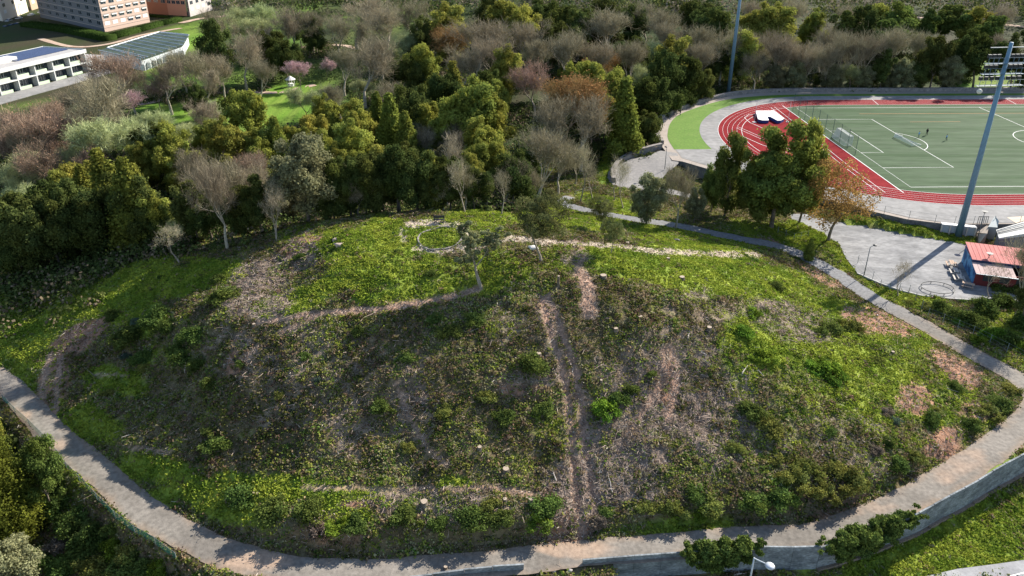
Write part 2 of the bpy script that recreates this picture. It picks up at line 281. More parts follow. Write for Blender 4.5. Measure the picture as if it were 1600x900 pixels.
def terrain(X, Y, detail=True):
    X = np.atleast_1d(np.asarray(X, float)); Y = np.atleast_1d(np.asarray(Y, float)); sh = X.shape; X = X.ravel(); Y = Y.ravel()
    h = tps(X, Y); far = sstep(280, 420, np.hypot(X, Y)); h = h * (1 - far) + far * (1 + 3 * (fbm(X / 120, Y / 120, 3) - .5))
    D, I = poly_dist(X, Y, RC); side = signed_side(X, Y, RC, I)    # >0 : left of travel = inside (mound) side
    hw = RHW[I]; w = 1 - sstep(hw + .35, hw + 1.9, D)
    # outer side of the left stretch: ground falls away
    ls = (side < 0) & (I < _iv - 90)
    if detail:
        hill = sstep(.8, 9, D - hw)
        h = h + hill * ((fbm(X / 3.1, Y / 3.1, 4) - .5) * 1.0 + (fbm(X / .9 + 40, Y / .9, 3) - .5) * .32) * (1 - far)
    if detail:
        qx, qy = proj(X, Y, h); rt = strokes(qx, qy, [RUT[0], RUT[1]]); h = h - .22 * rt * (rt > .3)
    h = h * (1 - w) + RC[I, 2] * w
    # below the retaining walls
    D2, I2 = poly_dist(X, Y, WC); s2 = signed_side(X, Y, WC, I2)
    end = (I2 > 0) & (I2 < len(WC) - 1); out = end & (s2 < .43)
    low = -5.0 + .25 * (fbm(X / 2, Y / 2, 3) - .5) - .02 * D2
    low = np.where(D2 < 1.6, np.maximum(low, -4.35 - .4 * D2), low)
    # gap in the wall with a rubble slope
    g0, _ = poly_dist(X, Y, np.array([G(868, 880, -2)])); low = np.where(g0 < 6, np.maximum(low, -2.1 - sstep(0, 1, D2 / 6) * 3), low)
    h = np.where(out, low, h)
    lot = inpoly(X, Y, LOTW); h = np.where(lot, -2.0, h)
    D3, I3 = poly_dist(X, Y, RAMPC); w3 = 1 - sstep(RAMPW[I3] + .6, RAMPW[I3] + 3.5, D3); h = h * (1 - w3) + RAMPC[I3, 2] * w3
    st = inpoly(X, Y, STAD); h = np.where(st, np.minimum(h, -1.2), h)
    return h.reshape(sh)
TRACKC = [(-20,0)]
# one sheet, fine on the mound, coarse to the horizon
def axis(a, b, lo, hi, fine):
    m = list(np.arange(a, b + 1e-6, fine)); s = fine; x = b; R = []
    while x < hi: s = min(s * 1.12, 40); x += s; R.append(x)
    s = fine; x = a; Lf = []
    while x > lo: s = min(s * 1.12, 40); x -= s; Lf.append(x)
    return np.array(Lf[::-1] + m + R)
AX = axis(-72, 98, -1100, 1100, .42); AY = axis(44, 124, -60, 1700, .42)
GX, GY = np.meshgrid(AX, AY); GZ = terrain(GX, GY)
def tz(x, y):
    """height of the built sheet"""
    x = np.asarray(x, float); y = np.asarray(y, float)
    i = np.clip(np.searchsorted(AX, x) - 1, 0, len(AX) - 2); j = np.clip(np.searchsorted(AY, y) - 1, 0, len(AY) - 2)
    fx = (x - AX[i]) / (AX[i + 1] - AX[i]); fy = (y - AY[j]) / (AY[j + 1] - AY[j])
    return (GZ[j, i] * (1 - fx) + GZ[j, i + 1] * fx) * (1 - fy) + (GZ[j + 1, i] * (1 - fx) + GZ[j + 1, i + 1] * fx) * fy
def at(px, py):
    """point of the land seen at photo pixel"""
    dx, dy, dz = ray(px, py); hs = np.arange(14, -9, -.1); k = (hs - CAMH) / dz
    t = tz(dx * k, dy * k); ok = np.nonzero(hs <= t)[0]; i = ok[0] if len(ok) else len(hs) - 1
    h = hs[i]
    if i > 0:
        a = hs[i - 1] - t[i - 1]; b = t[i] - hs[i]; h = hs[i - 1] - .1 * a / (a + b + 1e-9)
    k = (h - CAMH) / dz; return float(dx * k), float(dy * k), float(h)

FOREST = None
def zones(X, Y, Z):
    px, py = proj(X, Y, Z)
    n1 = fbm(X / 2.2, Y / 2.2, 4); n2 = fbm(X / .8 + 31, Y / .8, 3); n0 = fbm(X / 7 + 5, Y / 7, 3)
    g = np.clip(blobs(px, py, GRASS) * 1.15 + (n1 - .5) * 1.1 + (n0 - .5) * 1.2, 0, 1)
    g = np.where(blobs(px, py, GRASS) < .02, np.clip((n1 + n0 - 1.22) * 4, 0, .45), g)
    ch = np.clip(blobs(px, py, CHIP) * 1.0 + (n2 - .5) * 1.3 + (n1 - .52) * 1.3, 0, 1) * (blobs(px, py, CHIP) > .01)
    di = np.clip(blobs(px, py, DIRT) * 1.2 + (n2 - .5) * 1.2, 0, 1) * (blobs(px, py, DIRT) > .01)
    tr = strokes(px, py, TRK); tr = np.clip(tr + (n2 - .55) * 1.1, 0, 1) * (tr > .01); ru = strokes(px, py, RUT); ru = np.clip(ru * 1.25 + (n2 - .5) * .5, 0, 1) * (ru > .01)
    return px, py, g, ch, di, tr, ru, n1, n2
cl = lambda *c: np.array(c)
C_SOIL = cl(.105,.083,.045); C_SOIL2 = cl(.175,.142,.078); C_GRASS = cl(.14,.20,.028); C_GRASS2 = cl(.24,.29,.045); C_CHIP = cl(.30,.225,.18); C_CHIP2 = cl(.12,.09,.068); C_DIRT = cl(.35,.19,.12); C_DIRT2 = cl(.19,.11,.075); C_GRAV = cl(.42,.35,.27)
def mixc(a, b, t): return a * (1 - t[..., None]) + b * t[..., None]
def landcol(X, Y, Z):
    px, py, g, ch, di, tr, ru, n1, n2 = zones(X, Y, Z)
    c = mixc(C_SOIL, C_SOIL2, np.clip((n2 - .35) * 3, 0, 1))
    c = mixc(c, mixc(C_GRASS, C_GRASS2, np.clip((n1 - .35) * 3, 0, 1)), g)
    c = mixc(c, mixc(C_CHIP2, C_CHIP, np.clip((n2 - .35) * 3.3, 0, 1)), ch * .9)
    c = mixc(c, mixc(C_DIRT2, C_DIRT, np.clip((n2 - .3) * 3, 0, 1)), di)
    c = mixc(c, C_CHIP * np.array([1.5, 1.28, 1.15]), ru * .95)
    c = mixc(c, C_GRAV * np.ones_like(c) * (0.75 + .5 * n2[..., None]), tr)
    # parkland beyond the mound and wood floor
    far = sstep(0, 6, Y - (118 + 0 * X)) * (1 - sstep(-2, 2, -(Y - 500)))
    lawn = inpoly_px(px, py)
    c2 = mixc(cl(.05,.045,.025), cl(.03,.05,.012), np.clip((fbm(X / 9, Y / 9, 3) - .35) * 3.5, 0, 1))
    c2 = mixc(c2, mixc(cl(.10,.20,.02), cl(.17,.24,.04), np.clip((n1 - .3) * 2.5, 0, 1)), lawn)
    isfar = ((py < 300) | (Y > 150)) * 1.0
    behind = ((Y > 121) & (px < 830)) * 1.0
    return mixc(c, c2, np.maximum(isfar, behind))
LAWNS = [(430,170,60,36,-10,1),(270,170,110,14,-6,1),(260,175,60,20,-6,1),(300,70,40,18,-20,1),(330,50,90,22,-16,.9),(450,25,60,12,-8,1),(240,110,40,14,0,1),(290,115,60,14,0,.9),(640,20,40,10,0,1),(55,165,26,7,-10,1),(350,125,60,16,0,.7),(470,120,80,30,0,.4),(945,262,16,36,14,1),(960,200,24,30,0,.8),(1540,130,50,10,0,.9),(500,150,40,16,0,.6),(560,40,70,20,0,.5),(430,60,60,24,0,.6),(650,22,14,8,0,1),(1550,100,50,26,0,.8),(380,185,50,30,0,.7),(315,190,50,30,0,.6)]
def inpoly_px(px, py):
    return np.clip(blobs(px, py, LAWNS), 0, 1)
def build_terrain():
    ny, nx = GX.shape; V = np.stack([GX.ravel(), GY.ravel(), GZ.ravel()], 1)
    idx = np.arange(ny * nx).reshape(ny, nx); Fq = np.stack([idx[:-1, :-1].ravel(), idx[:-1, 1:].ravel(), idx[1:, 1:].ravel(), idx[1:, :-1].ravel()], 1)
    c = landcol(V[:, 0], V[:, 1], V[:, 2])
    m = mat('land', (1, 1, 1), .95, noise=.32, scale=.45, attr=True, bump=.8, bscale=3.5, spec=.1)
    tag(obj('ground', mesh_np('ground', V, Fq, m, col=c, smooth=True)), kind='structure')
build_terrain()
# ------------------------------------------------------------------ roads and yards
ZR = .07
def ribbon(name, C, HW, m, z=ZR, n=6, edge=.18, colf=None, kind='structure'):
    T = np.gradient(C[:, :2], axis=0); T /= np.linalg.norm(T, axis=1, keepdims=True); N = np.stack([-T[:, 1], T[:, 0]], 1)
    k = np.arange(len(C)); V = []; U = []
    for j in range(n + 1):
        t = j / n * 2 - 1; w = HW * t
        if j in (0, n): w = w + t * edge * 2 * (fbm(k / 2.3 + 9 * j, k * 0 + 3.3 * j, 3) - .5) * 1.6
        V.append(np.column_stack([C[:, 0] + N[:, 0] * w, C[:, 1] + N[:, 1] * w, C[:, 2] + z + .03 * (1 - t * t)])); U.append(np.full(len(C), t))
    V = np.stack(V, 1).reshape(-1, 3); U = np.stack(U, 1).ravel(); idx = np.arange(len(C) * (n + 1)).reshape(len(C), n + 1)
    Fq = np.stack([idx[:-1, 1:].ravel(), idx[:-1, :-1].ravel(), idx[1:, :-1].ravel(), idx[1:, 1:].ravel()], 1)
    col = colf(V, U) if colf else None
    o = obj(name, mesh_np(name, V, Fq, m, col=col)); 
    if kind: tag(o, kind=kind)
    return o
def roadcol(V, U):
    a = fbm(V[:, 0] / 3.5, V[:, 1] / 3.5, 4); b = fbm(V[:, 0] / 1.1, V[:, 1] / 1.1, 3)
    c = mixc(cl(.165, .148, .128), cl(.225, .202, .175), np.clip((a - .35) * 3, 0, 1))
    px, py = proj(V[:, 0], V[:, 1], V[:, 2])
    sand = blobs(px, py, [(400,880,60,14,0,1),(30,655,22,10,0,.9),(90,700,20,9,0,.7),(900,858,60,16,0,.8),(1370,790,40,14,0,.5),(1500,720,50,20,-30,.5),(1200,385,30,8,0,.3)])
    c = mixc(c, cl(.36, .26, .19), np.clip(sand + (b - .5), 0, 1) * (sand > .01))
    e = np.clip((np.abs(U) - .55) * 1.6 + (b - .5) * 1.5, 0, 1)
    c = mixc(c, cl(.27, .19, .13), e * .7)
    g = sstep(440, 520, py); return mixc(cl(.19, .19, .193), c, g)
M_ROAD = mat('worn_asphalt', (1, 1, 1), .9, noise=.24, scale=.35, attr=True, bump=.25, bscale=9, spec=.2)
ribbon('road', RC, RHW, M_ROAD, n=8, colf=roadcol)
M_PAVE = mat('pale_asphalt', (.25, .25, .26), .9, noise=.12, scale=.5, base2=(.33, .33, .335), bump=.1)
ribbon('ramp', RAMPC, RAMPW, mat('ramp_paving', (.21, .20, .195), .9, noise=.2, scale=1.4, base2=(.27, .255, .24)), kind='structure')
def vergecol(V, U):
    px, py = proj(V[:, 0], V[:, 1], V[:, 2]); n = fbm(V[:, 0] / .8, V[:, 1] / .8, 3)
    return mixc(mixc(cl(.17, .14, .11), cl(.24, .20, .16), n), mixc(cl(.11, .16, .03), cl(.22, .26, .05), n), sstep(1400, 1450, px))
_T = np.gradient(WC[:, :2], axis=0); _T /= np.linalg.norm(_T, axis=1, keepdims=True)
ribbon('verge', np.column_stack([WC[:, 0] - _T[:, 1] * .72, WC[:, 1] + _T[:, 0] * .72, np.full(len(WC), -2.03)]), np.full(len(WC), .74), M_ROAD, z=.05, n=4, edge=.0, colf=vergecol)
# yard in front of the kiosk
b = MB(); b.v = [(x, y, -1.93) for x, y in LOTW]; b.f = [tuple(range(len(LOTW)))[::-1]]; b.m = [0]
M_LOT = mat('yard_asphalt', (.165, .165, .167), .95, noise=.22, scale=.22, base2=(.285, .282, .28), bump=.1, stretch=(1, 2.2, 1))
yd = b.build('yard', M_LOT); tag(yd, kind='structure')
def edge_kerb(name, pts, h, w, hh, m, close=False):
    b = MB(); P = [Vector((x, y, 0)) for x, y in pts]
    vs = []
    for i, p in enumerate(P):
        d = (P[min(i + 1, len(P) - 1)] - P[max(i - 1, 0)]).normalized(); nrm = Vector((-d.y, d.x, 0)) * w / 2
        vs += [(p - nrm + Vector((0, 0, h - .3))), (p - nrm + Vector((0, 0, h + hh))), (p + nrm + Vector((0, 0, h + hh))), (p + nrm + Vector((0, 0, h - .3)))]
    fs = [(i * 4 + k, i * 4 + (k + 1) % 4, i * 4 + 4 + (k + 1) % 4, i * 4 + 4 + k) for i in range(len(P) - 1) for k in range(4)]
    fs += [(0, 3, 2, 1), tuple(len(vs) - 4 + k for k in range(4))]
    b.add(vs, fs); return b.build(name, m)
M_KERB = mat('kerb_stone', (.42, .41, .39), .9, noise=.15, scale=2)
kp = [G(a, b_, -2) for a, b_ in [(1340,423.5),(1375,438.5),(1407,449.5),(1440,457.5),(1475,461.5),(1512,463.5),(1550,461.5),(1600,466.5)]]
tag(edge_kerb('kerb', kp, -2, .25, .14, M_KERB), kind='structure')
kp = [G(a, b_, -2) for a, b_ in [(1340,347),(1365,351),(1420,361),(1450,367),(1490,374),(1525,381)]]
tag(edge_kerb('kerb', kp, -2, .2, .12, M_KERB), kind='structure')
# street at the bottom right, below the wall
sp = [G(a, b_, -4.93) for a, b_ in [(1395,912),(1450,896),(1500,884),(1560,876),(1600,870),(1700,857),(1850,835),(2050,800),(2300,750),(2500,860),(2100,960),(1750,1040),(1400,1130),(1000,1200),(900,1120),(1200,1000)]]
b = MB(); b.v = [(x, y, -4.9) for x, y in sp]; b.f = [tuple(range(len(sp)))[::-1]]; b.m = [0]
tag(b.build('street', M_PAVE), kind='structure')
q = [G(a, b_, -4.9) for a, b_ in [(1555,902),(1600,890),(1660,876)]]
b = MB()
for i in range(2):
    (x0, y0), (x1, y1) = q[i], q[i + 1]; L = math.hypot(x1 - x0, y1 - y0); nx_, ny_ = -(y1 - y0) / L * .07, (x1 - x0) / L * .07
    b.quad((x0 + nx_, y0 + ny_, -4.89), (x0 - nx_, y0 - ny_, -4.89), (x1 - nx_, y1 - ny_, -4.89), (x1 + nx_, y1 + ny_, -4.89))
M_WHITE = mat('white_paint', (.72, .72, .70), .7, noise=.08, scale=1)
tag(b.build('road_marking', M_WHITE), kind='structure')

# ------------------------------------------------------------------ athletics ground
def W3(u, v, z): x, y = PW(u, v); return (x, y, z)
M_CONC = mat('old_concrete', (.40, .37, .33), .92, noise=.2, scale=.6, base2=(.30, .28, .26))
M_DKWALL = mat('weathered_wall', (.20, .20, .20), .95, noise=.3, scale=.6, base2=(.12, .12, .13))
M_STONE = mat('rough_stone', (.30, .27, .25), .95, noise=.35, scale=1.2, base2=(.18, .165, .155), bump=.8, bscale=2)
M_GREY = mat('grey_apron', (.20, .197, .193), .95, noise=.18, scale=.12, base2=(.27, .262, .255), detail=8)
M_WALKP = mat('beige_paving', (.34, .29, .25), .9, noise=.12, scale=.5, base2=(.29, .25, .215))
M_LAWN = mat('mown_lawn', (.080, .17, .010), .9, noise=.2, scale=.3, base2=(.105, .190, .020), bump=.4, bscale=5)
M_TURF = mat('synthetic_turf', (.034, .070, .026), .9, noise=.26, scale=.10, base2=(.070, .106, .058), spec=.12, stretch=(.35, 4, 1))
M_TRACK = mat('red_track', (.175, .009, .013), .95, noise=.18, scale=.3, base2=(.22, .017, .021), spec=.06)
M_ORANGE = mat('orange_line', (.55, .22, .06), .8)
def sheet(name, pts, z, m, kind='structure'):
    b = MB(); a = sum(pts[i][0] * pts[(i + 1) % len(pts)][1] - pts[(i + 1) % len(pts)][0] * pts[i][1] for i in range(len(pts)))
    P = pts if a > 0 else pts[::-1]
    b.v = [(*p, z) for p in P]; b.f = [tuple(range(len(P)))]; b.m = [0]; o = b.build(name, m); return tag(o, kind=kind)
b = MB(); b.prism(STAD, -4.5, 0.0, 0); b.m = [1] + [0] + [1] * (len(b.f) - 2)
tag(b.build('terrace_slab', [M_WALKP, M_DKWALL]), kind='structure')
gr = spline([(27,-44.9),(35,-44.6),(41.6,-43.3),(50.6,-40.5),(58.6,-36.3),(67,-28.5),(75,-18.6),(79.5,-7.6),(81.6,7.1),(82,40),(82,190)], 6)
sheet('lawn_band', [PW(*q) for q in gr] + [PW(60, 190), PW(27, -20)], .03, M_LAWN)
def arc(R, a0, a1, n=60): return [(32 + R * math.sin(t), 11.6 - R * math.cos(t)) for t in np.linspace(a0, a1, n)]
ap = [(79.4, 190)] + arc(47.4, math.pi / 2, -math.asin(5 / 47.4), 50) + [(27, -35.5), (27, -44.6), (20.5, -44.5), (13.6, -38.8), (0, -25.5), (-12.6, -12.6), (-16.4, -8.5), (-19.2, -2.2), (-19.2, 6), (-19.2, 190)]
sheet('apron', [PW(*q) for q in ap], .045, M_GREY)
tr = [(74.6, 190)] + arc(42.6, math.pi / 2, -math.pi / 2, 80) + [(-10.6, 190)]
tr = [(74.6, 190)] + arc(42.6, math.pi / 2, -math.pi / 2, 80) + [(-10.6, 190)]
sheet('running_track', [PW(*q) for q in tr], .06, M_TRACK)
cv = -3.3; a_ = math.acos((11.6 - cv) / 36.5)
inf = [(68.5, 190)] + [q for q in arc(36.5, math.pi / 2, a_, 20)] + [(32 - 36.5 * math.sin(a_), cv)] + arc(36.5, -a_, -math.pi / 2, 20) + [(-4.5, 190)]
sheet('football_pitch', [PW(*q) for q in inf], .075, M_TURF)
def lines(name, L, m, z):
    b = MB()
    for pts, w in L:
        P = [Vector((*PW(*q), 0)) for q in pts]; vs = []
        for i, p in enumerate(P):
            d = (P[min(i + 1, len(P) - 1)] - P[max(i - 1, 0)]).normalized(); nn = Vector((-d.y, d.x, 0)) * w / 2
            vs += [(p.x + nn.x, p.y + nn.y, z), (p.x - nn.x, p.y - nn.y, z)]
        b.add(vs, [(2 * i, 2 * i + 1, 2 * i + 3, 2 * i + 2) for i in range(len(P) - 1)])
    return tag(b.build(name, m), kind='structure')
LN = []
for k in range(6):
    R = 36.5 + k * 1.22
    LN.append(([(32 + R, 190)] + arc(R, math.pi / 2, -math.pi / 2, 90) + [(32 - R, 190)], .11 if k in (0, 5) else .05))
for v in (24, 66): LN.append(([(-10.5, v - 3.5), (-4.6, v - .5)], .13)); LN.append(([(68.6, v + 2), (74.5, v + 3)], .13))
# pole vault and javelin marks in the red D
LN += [([(66, -7.4), (40, -7.9), (12, -8.6), (-2, -8.4)], .11), ([(66.5, -6.1), (40, -6.6), (12, -7.3), (-3, -7)], .11),
       ([(46, -23.2), (30, -17.6), (14, -12.4)], .11), ([(45, -24), (29, -18.6), (13, -13.4)], .11),
       ([(58.8, -14), (58.3, -16.4), (55, -18.7), (50, -18.7), (42, -16), (36, -13.6)], .14), ([(37, -24.5), (30, -22), (24, -18)], .14)]
lines('track_marking', LN, M_WHITE, .085)
Wd, Lh = 65.2, 54.5; c_ = Wd / 2
def circ(u0, v0, R, a0, a1, n=24): return [(u0 + R * math.sin(t), v0 + R * math.cos(t)) for t in np.linspace(a0, a1, n)]
PL = [([(0, 120), (0, 0), (Wd, 0), (Wd, 120)], .16), ([(c_ - 20.15, 0), (c_ - 20.15, 16.5), (c_ + 20.15, 16.5), (c_ + 20.15, 0)], .15), ([(c_ - 9.16, 0), (c_ - 9.16, 5.5), (c_ + 9.16, 5.5), (c_ + 9.16, 0)], .14),
      (circ(c_, 11, 9.15, -.92, .92), .15), ([(0, Lh), (Wd, Lh)], .15), (circ(c_, Lh, 9.15, 0, 6.283, 40), .15), ([(-3.2, cv + .1), (68, cv + .1)], .2)]
lines('pitch_marking', PL, M_WHITE, .095)
lines('training_marking', [([(58.5, 15.6), (58.5, 110)], .14), ([(6, 40), (6, 110)], .14), ([(50, 26), (50, 40)], .12)], M_ORANGE, .09)
sheet('sand_pit', [G(*q, .0) for q in [(1573,334.5),(1600,332.5),(1680,333),(1680,352),(1598,350)]], .06, mat('pale_sand', (.62, .5, .38), .95, noise=.1, scale=2))
# sand on the far stretch
b = MB()
# parapet round the terrace
def wallrun(name, pts, z0, z1, w, m, parent=None):
    b = MB(); P = [Vector((p[0], p[1], 0)) for p in pts]; vs = []
    za = [p[2] if len(p) > 2 else 0 for p in pts]
    for i, p in enumerate(P):
        d = (P[min(i + 1, len(P) - 1)] - P[max(i - 1, 0)]).normalized(); nn = Vector((-d.y, d.x, 0)) * w / 2; o_ = za[i]
        vs += [(p.x - nn.x, p.y - nn.y, z0 + o_), (p.x + nn.x, p.y + nn.y, z0 + o_), (p.x + nn.x, p.y + nn.y, z1 + o_), (p.x - nn.x, p.y - nn.y, z1 + o_)]
    fs = [(i * 4 + k, i * 4 + 4 + k, i * 4 + 4 + (k + 1) % 4, i * 4 + (k + 1) % 4) for i in range(len(P) - 1) for k in range(4)]
    fs += [(0, 1, 2, 3), tuple(len(vs) - 4 + k for k in range(4))[::-1]]
    b.add(vs, fs); return b.build(name, m, parent)
w1 = wallrun('parapet_wall', [PW(u - .2, v + .3) for u, v in WOS[2:]], .003, 1.0, 1.1, M_STONE)
tag(w1, 'long curved rough stone parapet round the far side of the athletics ground', 'wall')
rp = spline([(*G(a, b_, h), h) for a, b_, h in [(1032,228,.0),(1012,233,-.1),(993,239,-.3),(975,248,-.7),(963,258,-1.0),(957,270,-1.2),(958,283,-1.3)]], 5)
w2 = wallrun('parapet_wall', [tuple(p) for p in rp], -3, 1.0, .9, M_STONE); tag(w2, 'short stone parapet curving down beside the ramp', 'wall')
# ------------------------------------------------------------------ plants
ICO = None
def ico():
    global ICO
    if ICO is None:
        bm = bmesh.new(); bmesh.ops.create_icosphere(bm, subdivisions=2, radius=1); bm.verts.ensure_lookup_table()
        ICO = (np.array([v.co[:] for v in bm.verts]), np.array([[v.index for v in f.verts] for f in bm.faces])); bm.free()
    return ICO
def quads(rng, P, N, s, asp=1.0):
    """leaf quads at P with normals N, sizes s"""
    n = len(P); N = N / (np.linalg.norm(N, axis=1, keepdims=True) + 1e-9); A = np.cross(N, rng.normal(size=(n, 3))); A /= np.linalg.norm(A, axis=1, keepdims=True) + 1e-9
    B = np.cross(N, A); s = np.broadcast_to(s, (n,))[:, None]; A = A * s * .5; B = B * s * .5 * asp
    V = np.stack([P - A - B * .3, P + B - A * .1, P + A + B * .25, P - B + A * .15], 1).reshape(-1, 3); return V, np.arange(n * 4).reshape(n, 4)
def sticks(P0, P1, w, rng):
    D = P1 - P0; L = np.linalg.norm(D, axis=1, keepdims=True) + 1e-9; A = np.cross(D / L, rng.normal(size=D.shape)); A /= np.linalg.norm(A, axis=1, keepdims=True) + 1e-9
    w = np.broadcast_to(w, (len(P0),))[:, None] * .5; V = np.stack([P0 - A * w, P0 + A * w, P1 + A * w * .45, P1 - A * w * .45], 1).reshape(-1, 3)
    return V, np.arange(len(P0) * 4).reshape(-1, 4)
class Geo:
    def __init__(s): s.V = []; s.F = []; s.C = []; s.M = []; s.n = 0
    def add(s, V, Fq, c, m=0):
        s.V.append(V); s.F.append(Fq + s.n); s.n += len(V); s.C.append(np.broadcast_to(np.asarray(c, float), (len(V), 3)) if np.ndim(c) < 2 else c); s.M.append(np.full(len(Fq), m)); return s
    def mesh(s, name, mats, smooth=False):
        four = [f for f in s.F if f.shape[1] == 4]; tri = [f for f in s.F if f.shape[1] == 3]
        M = [m for f, m in zip(s.F, s.M) if f.shape[1] == 4] + [m for f, m in zip(s.F, s.M) if f.shape[1] == 3]
        return mesh_np(name, np.concatenate(s.V), four + tri, None, col=np.concatenate(s.C), smooth=smooth, mats=mats if isinstance(mats, list) else [mats], midx=np.concatenate(M))
def tubes(segs, n=5):
    """segs: list of (p0, p1, r0, r1)"""
    P0 = np.array([s[0] for s in segs]); P1 = np.array([s[1] for s in segs]); r0 = np.array([s[2] for s in segs]); r1 = np.array([s[3] for s in segs])
    D = P1 - P0; D /= np.linalg.norm(D, axis=1, keepdims=True) + 1e-9; R = np.where(np.abs(D[:, 2:3]) < .9, [[0, 0, 1.]], [[1., 0, 0]]); A = np.cross(D, R); A /= np.linalg.norm(A, axis=1, keepdims=True); B = np.cross(D, A)
    t = np.arange(n) * 2 * np.pi / n; ring = A[:, None] * np.cos(t)[None, :, None] + B[:, None] * np.sin(t)[None, :, None]
    V = np.concatenate([P0[:, None] + ring * r0[:, None, None], P1[:, None] + ring * r1[:, None, None]], 1).reshape(-1, 3)
    k = np.arange(n); f = np.stack([k, (k + 1) % n, n + (k + 1) % n, n + k], 1); F_ = (np.arange(len(segs)) * 2 * n)[:, None, None] + f[None]
    return V, F_.reshape(-1, 4)
def skeleton(rng, H, W, base, levels=4, spread=.55, lean=0.0, fork=3, trunk_r=None, up=.25):
    """limbs grown to fill an ellipsoid-like crown; returns segs and the tips (points, directions, level)"""
    segs = []; tips = []; tr = trunk_r or H * .018
    def grow(p, d, L, r, lv):
        nseg = 3; q = p
        for i in range(nseg):
            d = d + rng.normal(size=3) * .13 + np.array([0, 0, up * .25]); d = d / np.linalg.norm(d); q2 = q + d * L / nseg
            ra = r * (1 - .45 * i / nseg); rb = r * (1 - .45 * (i + 1) / nseg); segs.append((q, q2, ra, rb)); q = q2
            if lv >= levels - 2 and lv > 0: tips.append((q, d, lv))
            if lv < levels and i == 1 and lv > 0:
                nd = d + rng.normal(size=3) * spread; nd /= np.linalg.norm(nd); grow(q, nd, L * .62, rb * .55, lv + 1)
        if lv < levels:
            for k in range(fork if lv else fork + 1):
                a = rng.uniform(0, 6.283); sp = spread * rng.uniform(.7, 1.3); h = np.array([math.cos(a), math.sin(a), 0]); nd = d + h * sp + np.array([0, 0, up]); nd /= np.linalg.norm(nd)
                grow(q, nd, L * rng.uniform(.62, .85), rb * .68, lv + 1)
    L0 = base; a = rng.uniform(0, 6.28)
    grow(np.zeros(3), np.array([math.cos(a) * lean, math.sin(a) * lean, 1.]), L0, tr, 0)
    return segs, tips
def fit(segs, tips, H, W):
    P = np.array([s[1] for s in segs]); zmax = P[:, 2].max(); r = np.percentile(np.hypot(P[:, 0], P[:, 1]), 97); kz = H / zmax * .94; kr = W / 2 / r * .94
    k = np.array([kr, kr, kz]); c = np.array([0, 0, 0])
    return [(s[0] * k, s[1] * k, s[2], s[3]) for s in segs], [(t[0] * k, t[1] / np.linalg.norm(t[1]), t[2]) for t in tips]
LEAF = {}
def leafmat(name, base, transl=.3, rnd=.22, noise=.25):
    if name not in LEAF: LEAF[name] = mat(name, base, .8, noise=noise, scale=.25, attr=True, transl=transl, rnd=rnd)
    return LEAF[name]
M_BARK = mat('bark', (.13, .10, .075), .95, noise=.3, scale=1.5, base2=(.22, .18, .14)); M_BARKP = mat('pale_bark', (.34, .29, .23), .95, noise=.25, scale=1.5, base2=(.22, .19, .15))
M_BARKP2 = mat('lichen_bark', (.42, .38, .29), .95, noise=.25, scale=1.5, base2=(.30, .26, .20)); M_BARKM = mat('mossy_bark', (.10, .10, .05), .95, noise=.3, scale=1.5, base2=(.20, .17, .12))
def lobed(rng, lobes, n, size, tint=.25, bias=.0, core=.8, tilt=.55, g=None, cm=0, colb=(1, 1, 1), asp=1.0, rough=.1):
    """leaves over lobes: list (cx,cy,cz,r,squash)"""
    g = g or Geo(); Lb = np.array(lobes); w = Lb[:, 3] ** 2; w /= w.sum(); sel = rng.choice(len(Lb), int(n * 1.6), p=w); d = rng.normal(size=(len(sel), 3)); d[:, 2] += bias; d /= np.linalg.norm(d, axis=1, keepdims=True)
    rr = Lb[sel, 3] * (rng.uniform(.78, 1.0, len(sel)) + np.abs(rng.normal(size=len(sel))) * rough); bump_ = 1 + .16 * np.sin(d[:, 0] * 7 + sel * 1.7) * np.sin(d[:, 1] * 6 + sel) ; sq = Lb[sel, 4]
    P = Lb[sel, :3] + d * (rr * bump_)[:, None] * np.stack([np.ones_like(sq), np.ones_like(sq), sq], 1)
    keep = np.ones(len(P), bool)
    for l in Lb:
        q = (P - l[:3]) / np.array([l[3], l[3], l[3] * l[4]]); keep &= (q ** 2).sum(1) > .55
    P = P[keep][:n]; d = d[keep][:n]; sel = sel[keep][:n]
    N = d + rng.normal(size=d.shape) * tilt; V, Fq = quads(rng, P, N, size * rng.uniform(.6, 1.35, len(P)), asp)
    tl = 1 + tint * rng.normal(size=(len(Lb), 1)) * .5 + np.array([[.2, .08, -.1]]) * rng.normal(size=(len(Lb), 1)) * tint
    c = tl[sel] * (1 + rng.normal(size=(len(P), 1)) * .16) * np.array(colb); c = np.clip(c, .25, 2); g.add(V, Fq, np.repeat(c, 4, 0), cm)
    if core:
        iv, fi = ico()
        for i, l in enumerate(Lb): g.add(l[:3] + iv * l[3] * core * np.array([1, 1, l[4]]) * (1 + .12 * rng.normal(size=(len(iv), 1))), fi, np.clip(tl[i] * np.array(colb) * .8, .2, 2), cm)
    return g
def crown_lobes(rng, H, W, n, r0, r1, zc=.62, zr=.38, pear=0.0):
    L = []
    for i in range(n):
        d = rng.normal(size=3); d /= np.linalg.norm(d); k = rng.uniform(.45, 1.0) if i > n * .12 else rng.uniform(0, .4)
        z = zc + d[2] * zr * k; wz = 1 - pear * (z - zc) / zr
        L.append((d[0] * W / 2 * k * wz, d[1] * W / 2 * k * wz, z * H, W * rng.uniform(r0, r1), rng.uniform(.8, 1.15)))
    return L
PROTO = {}
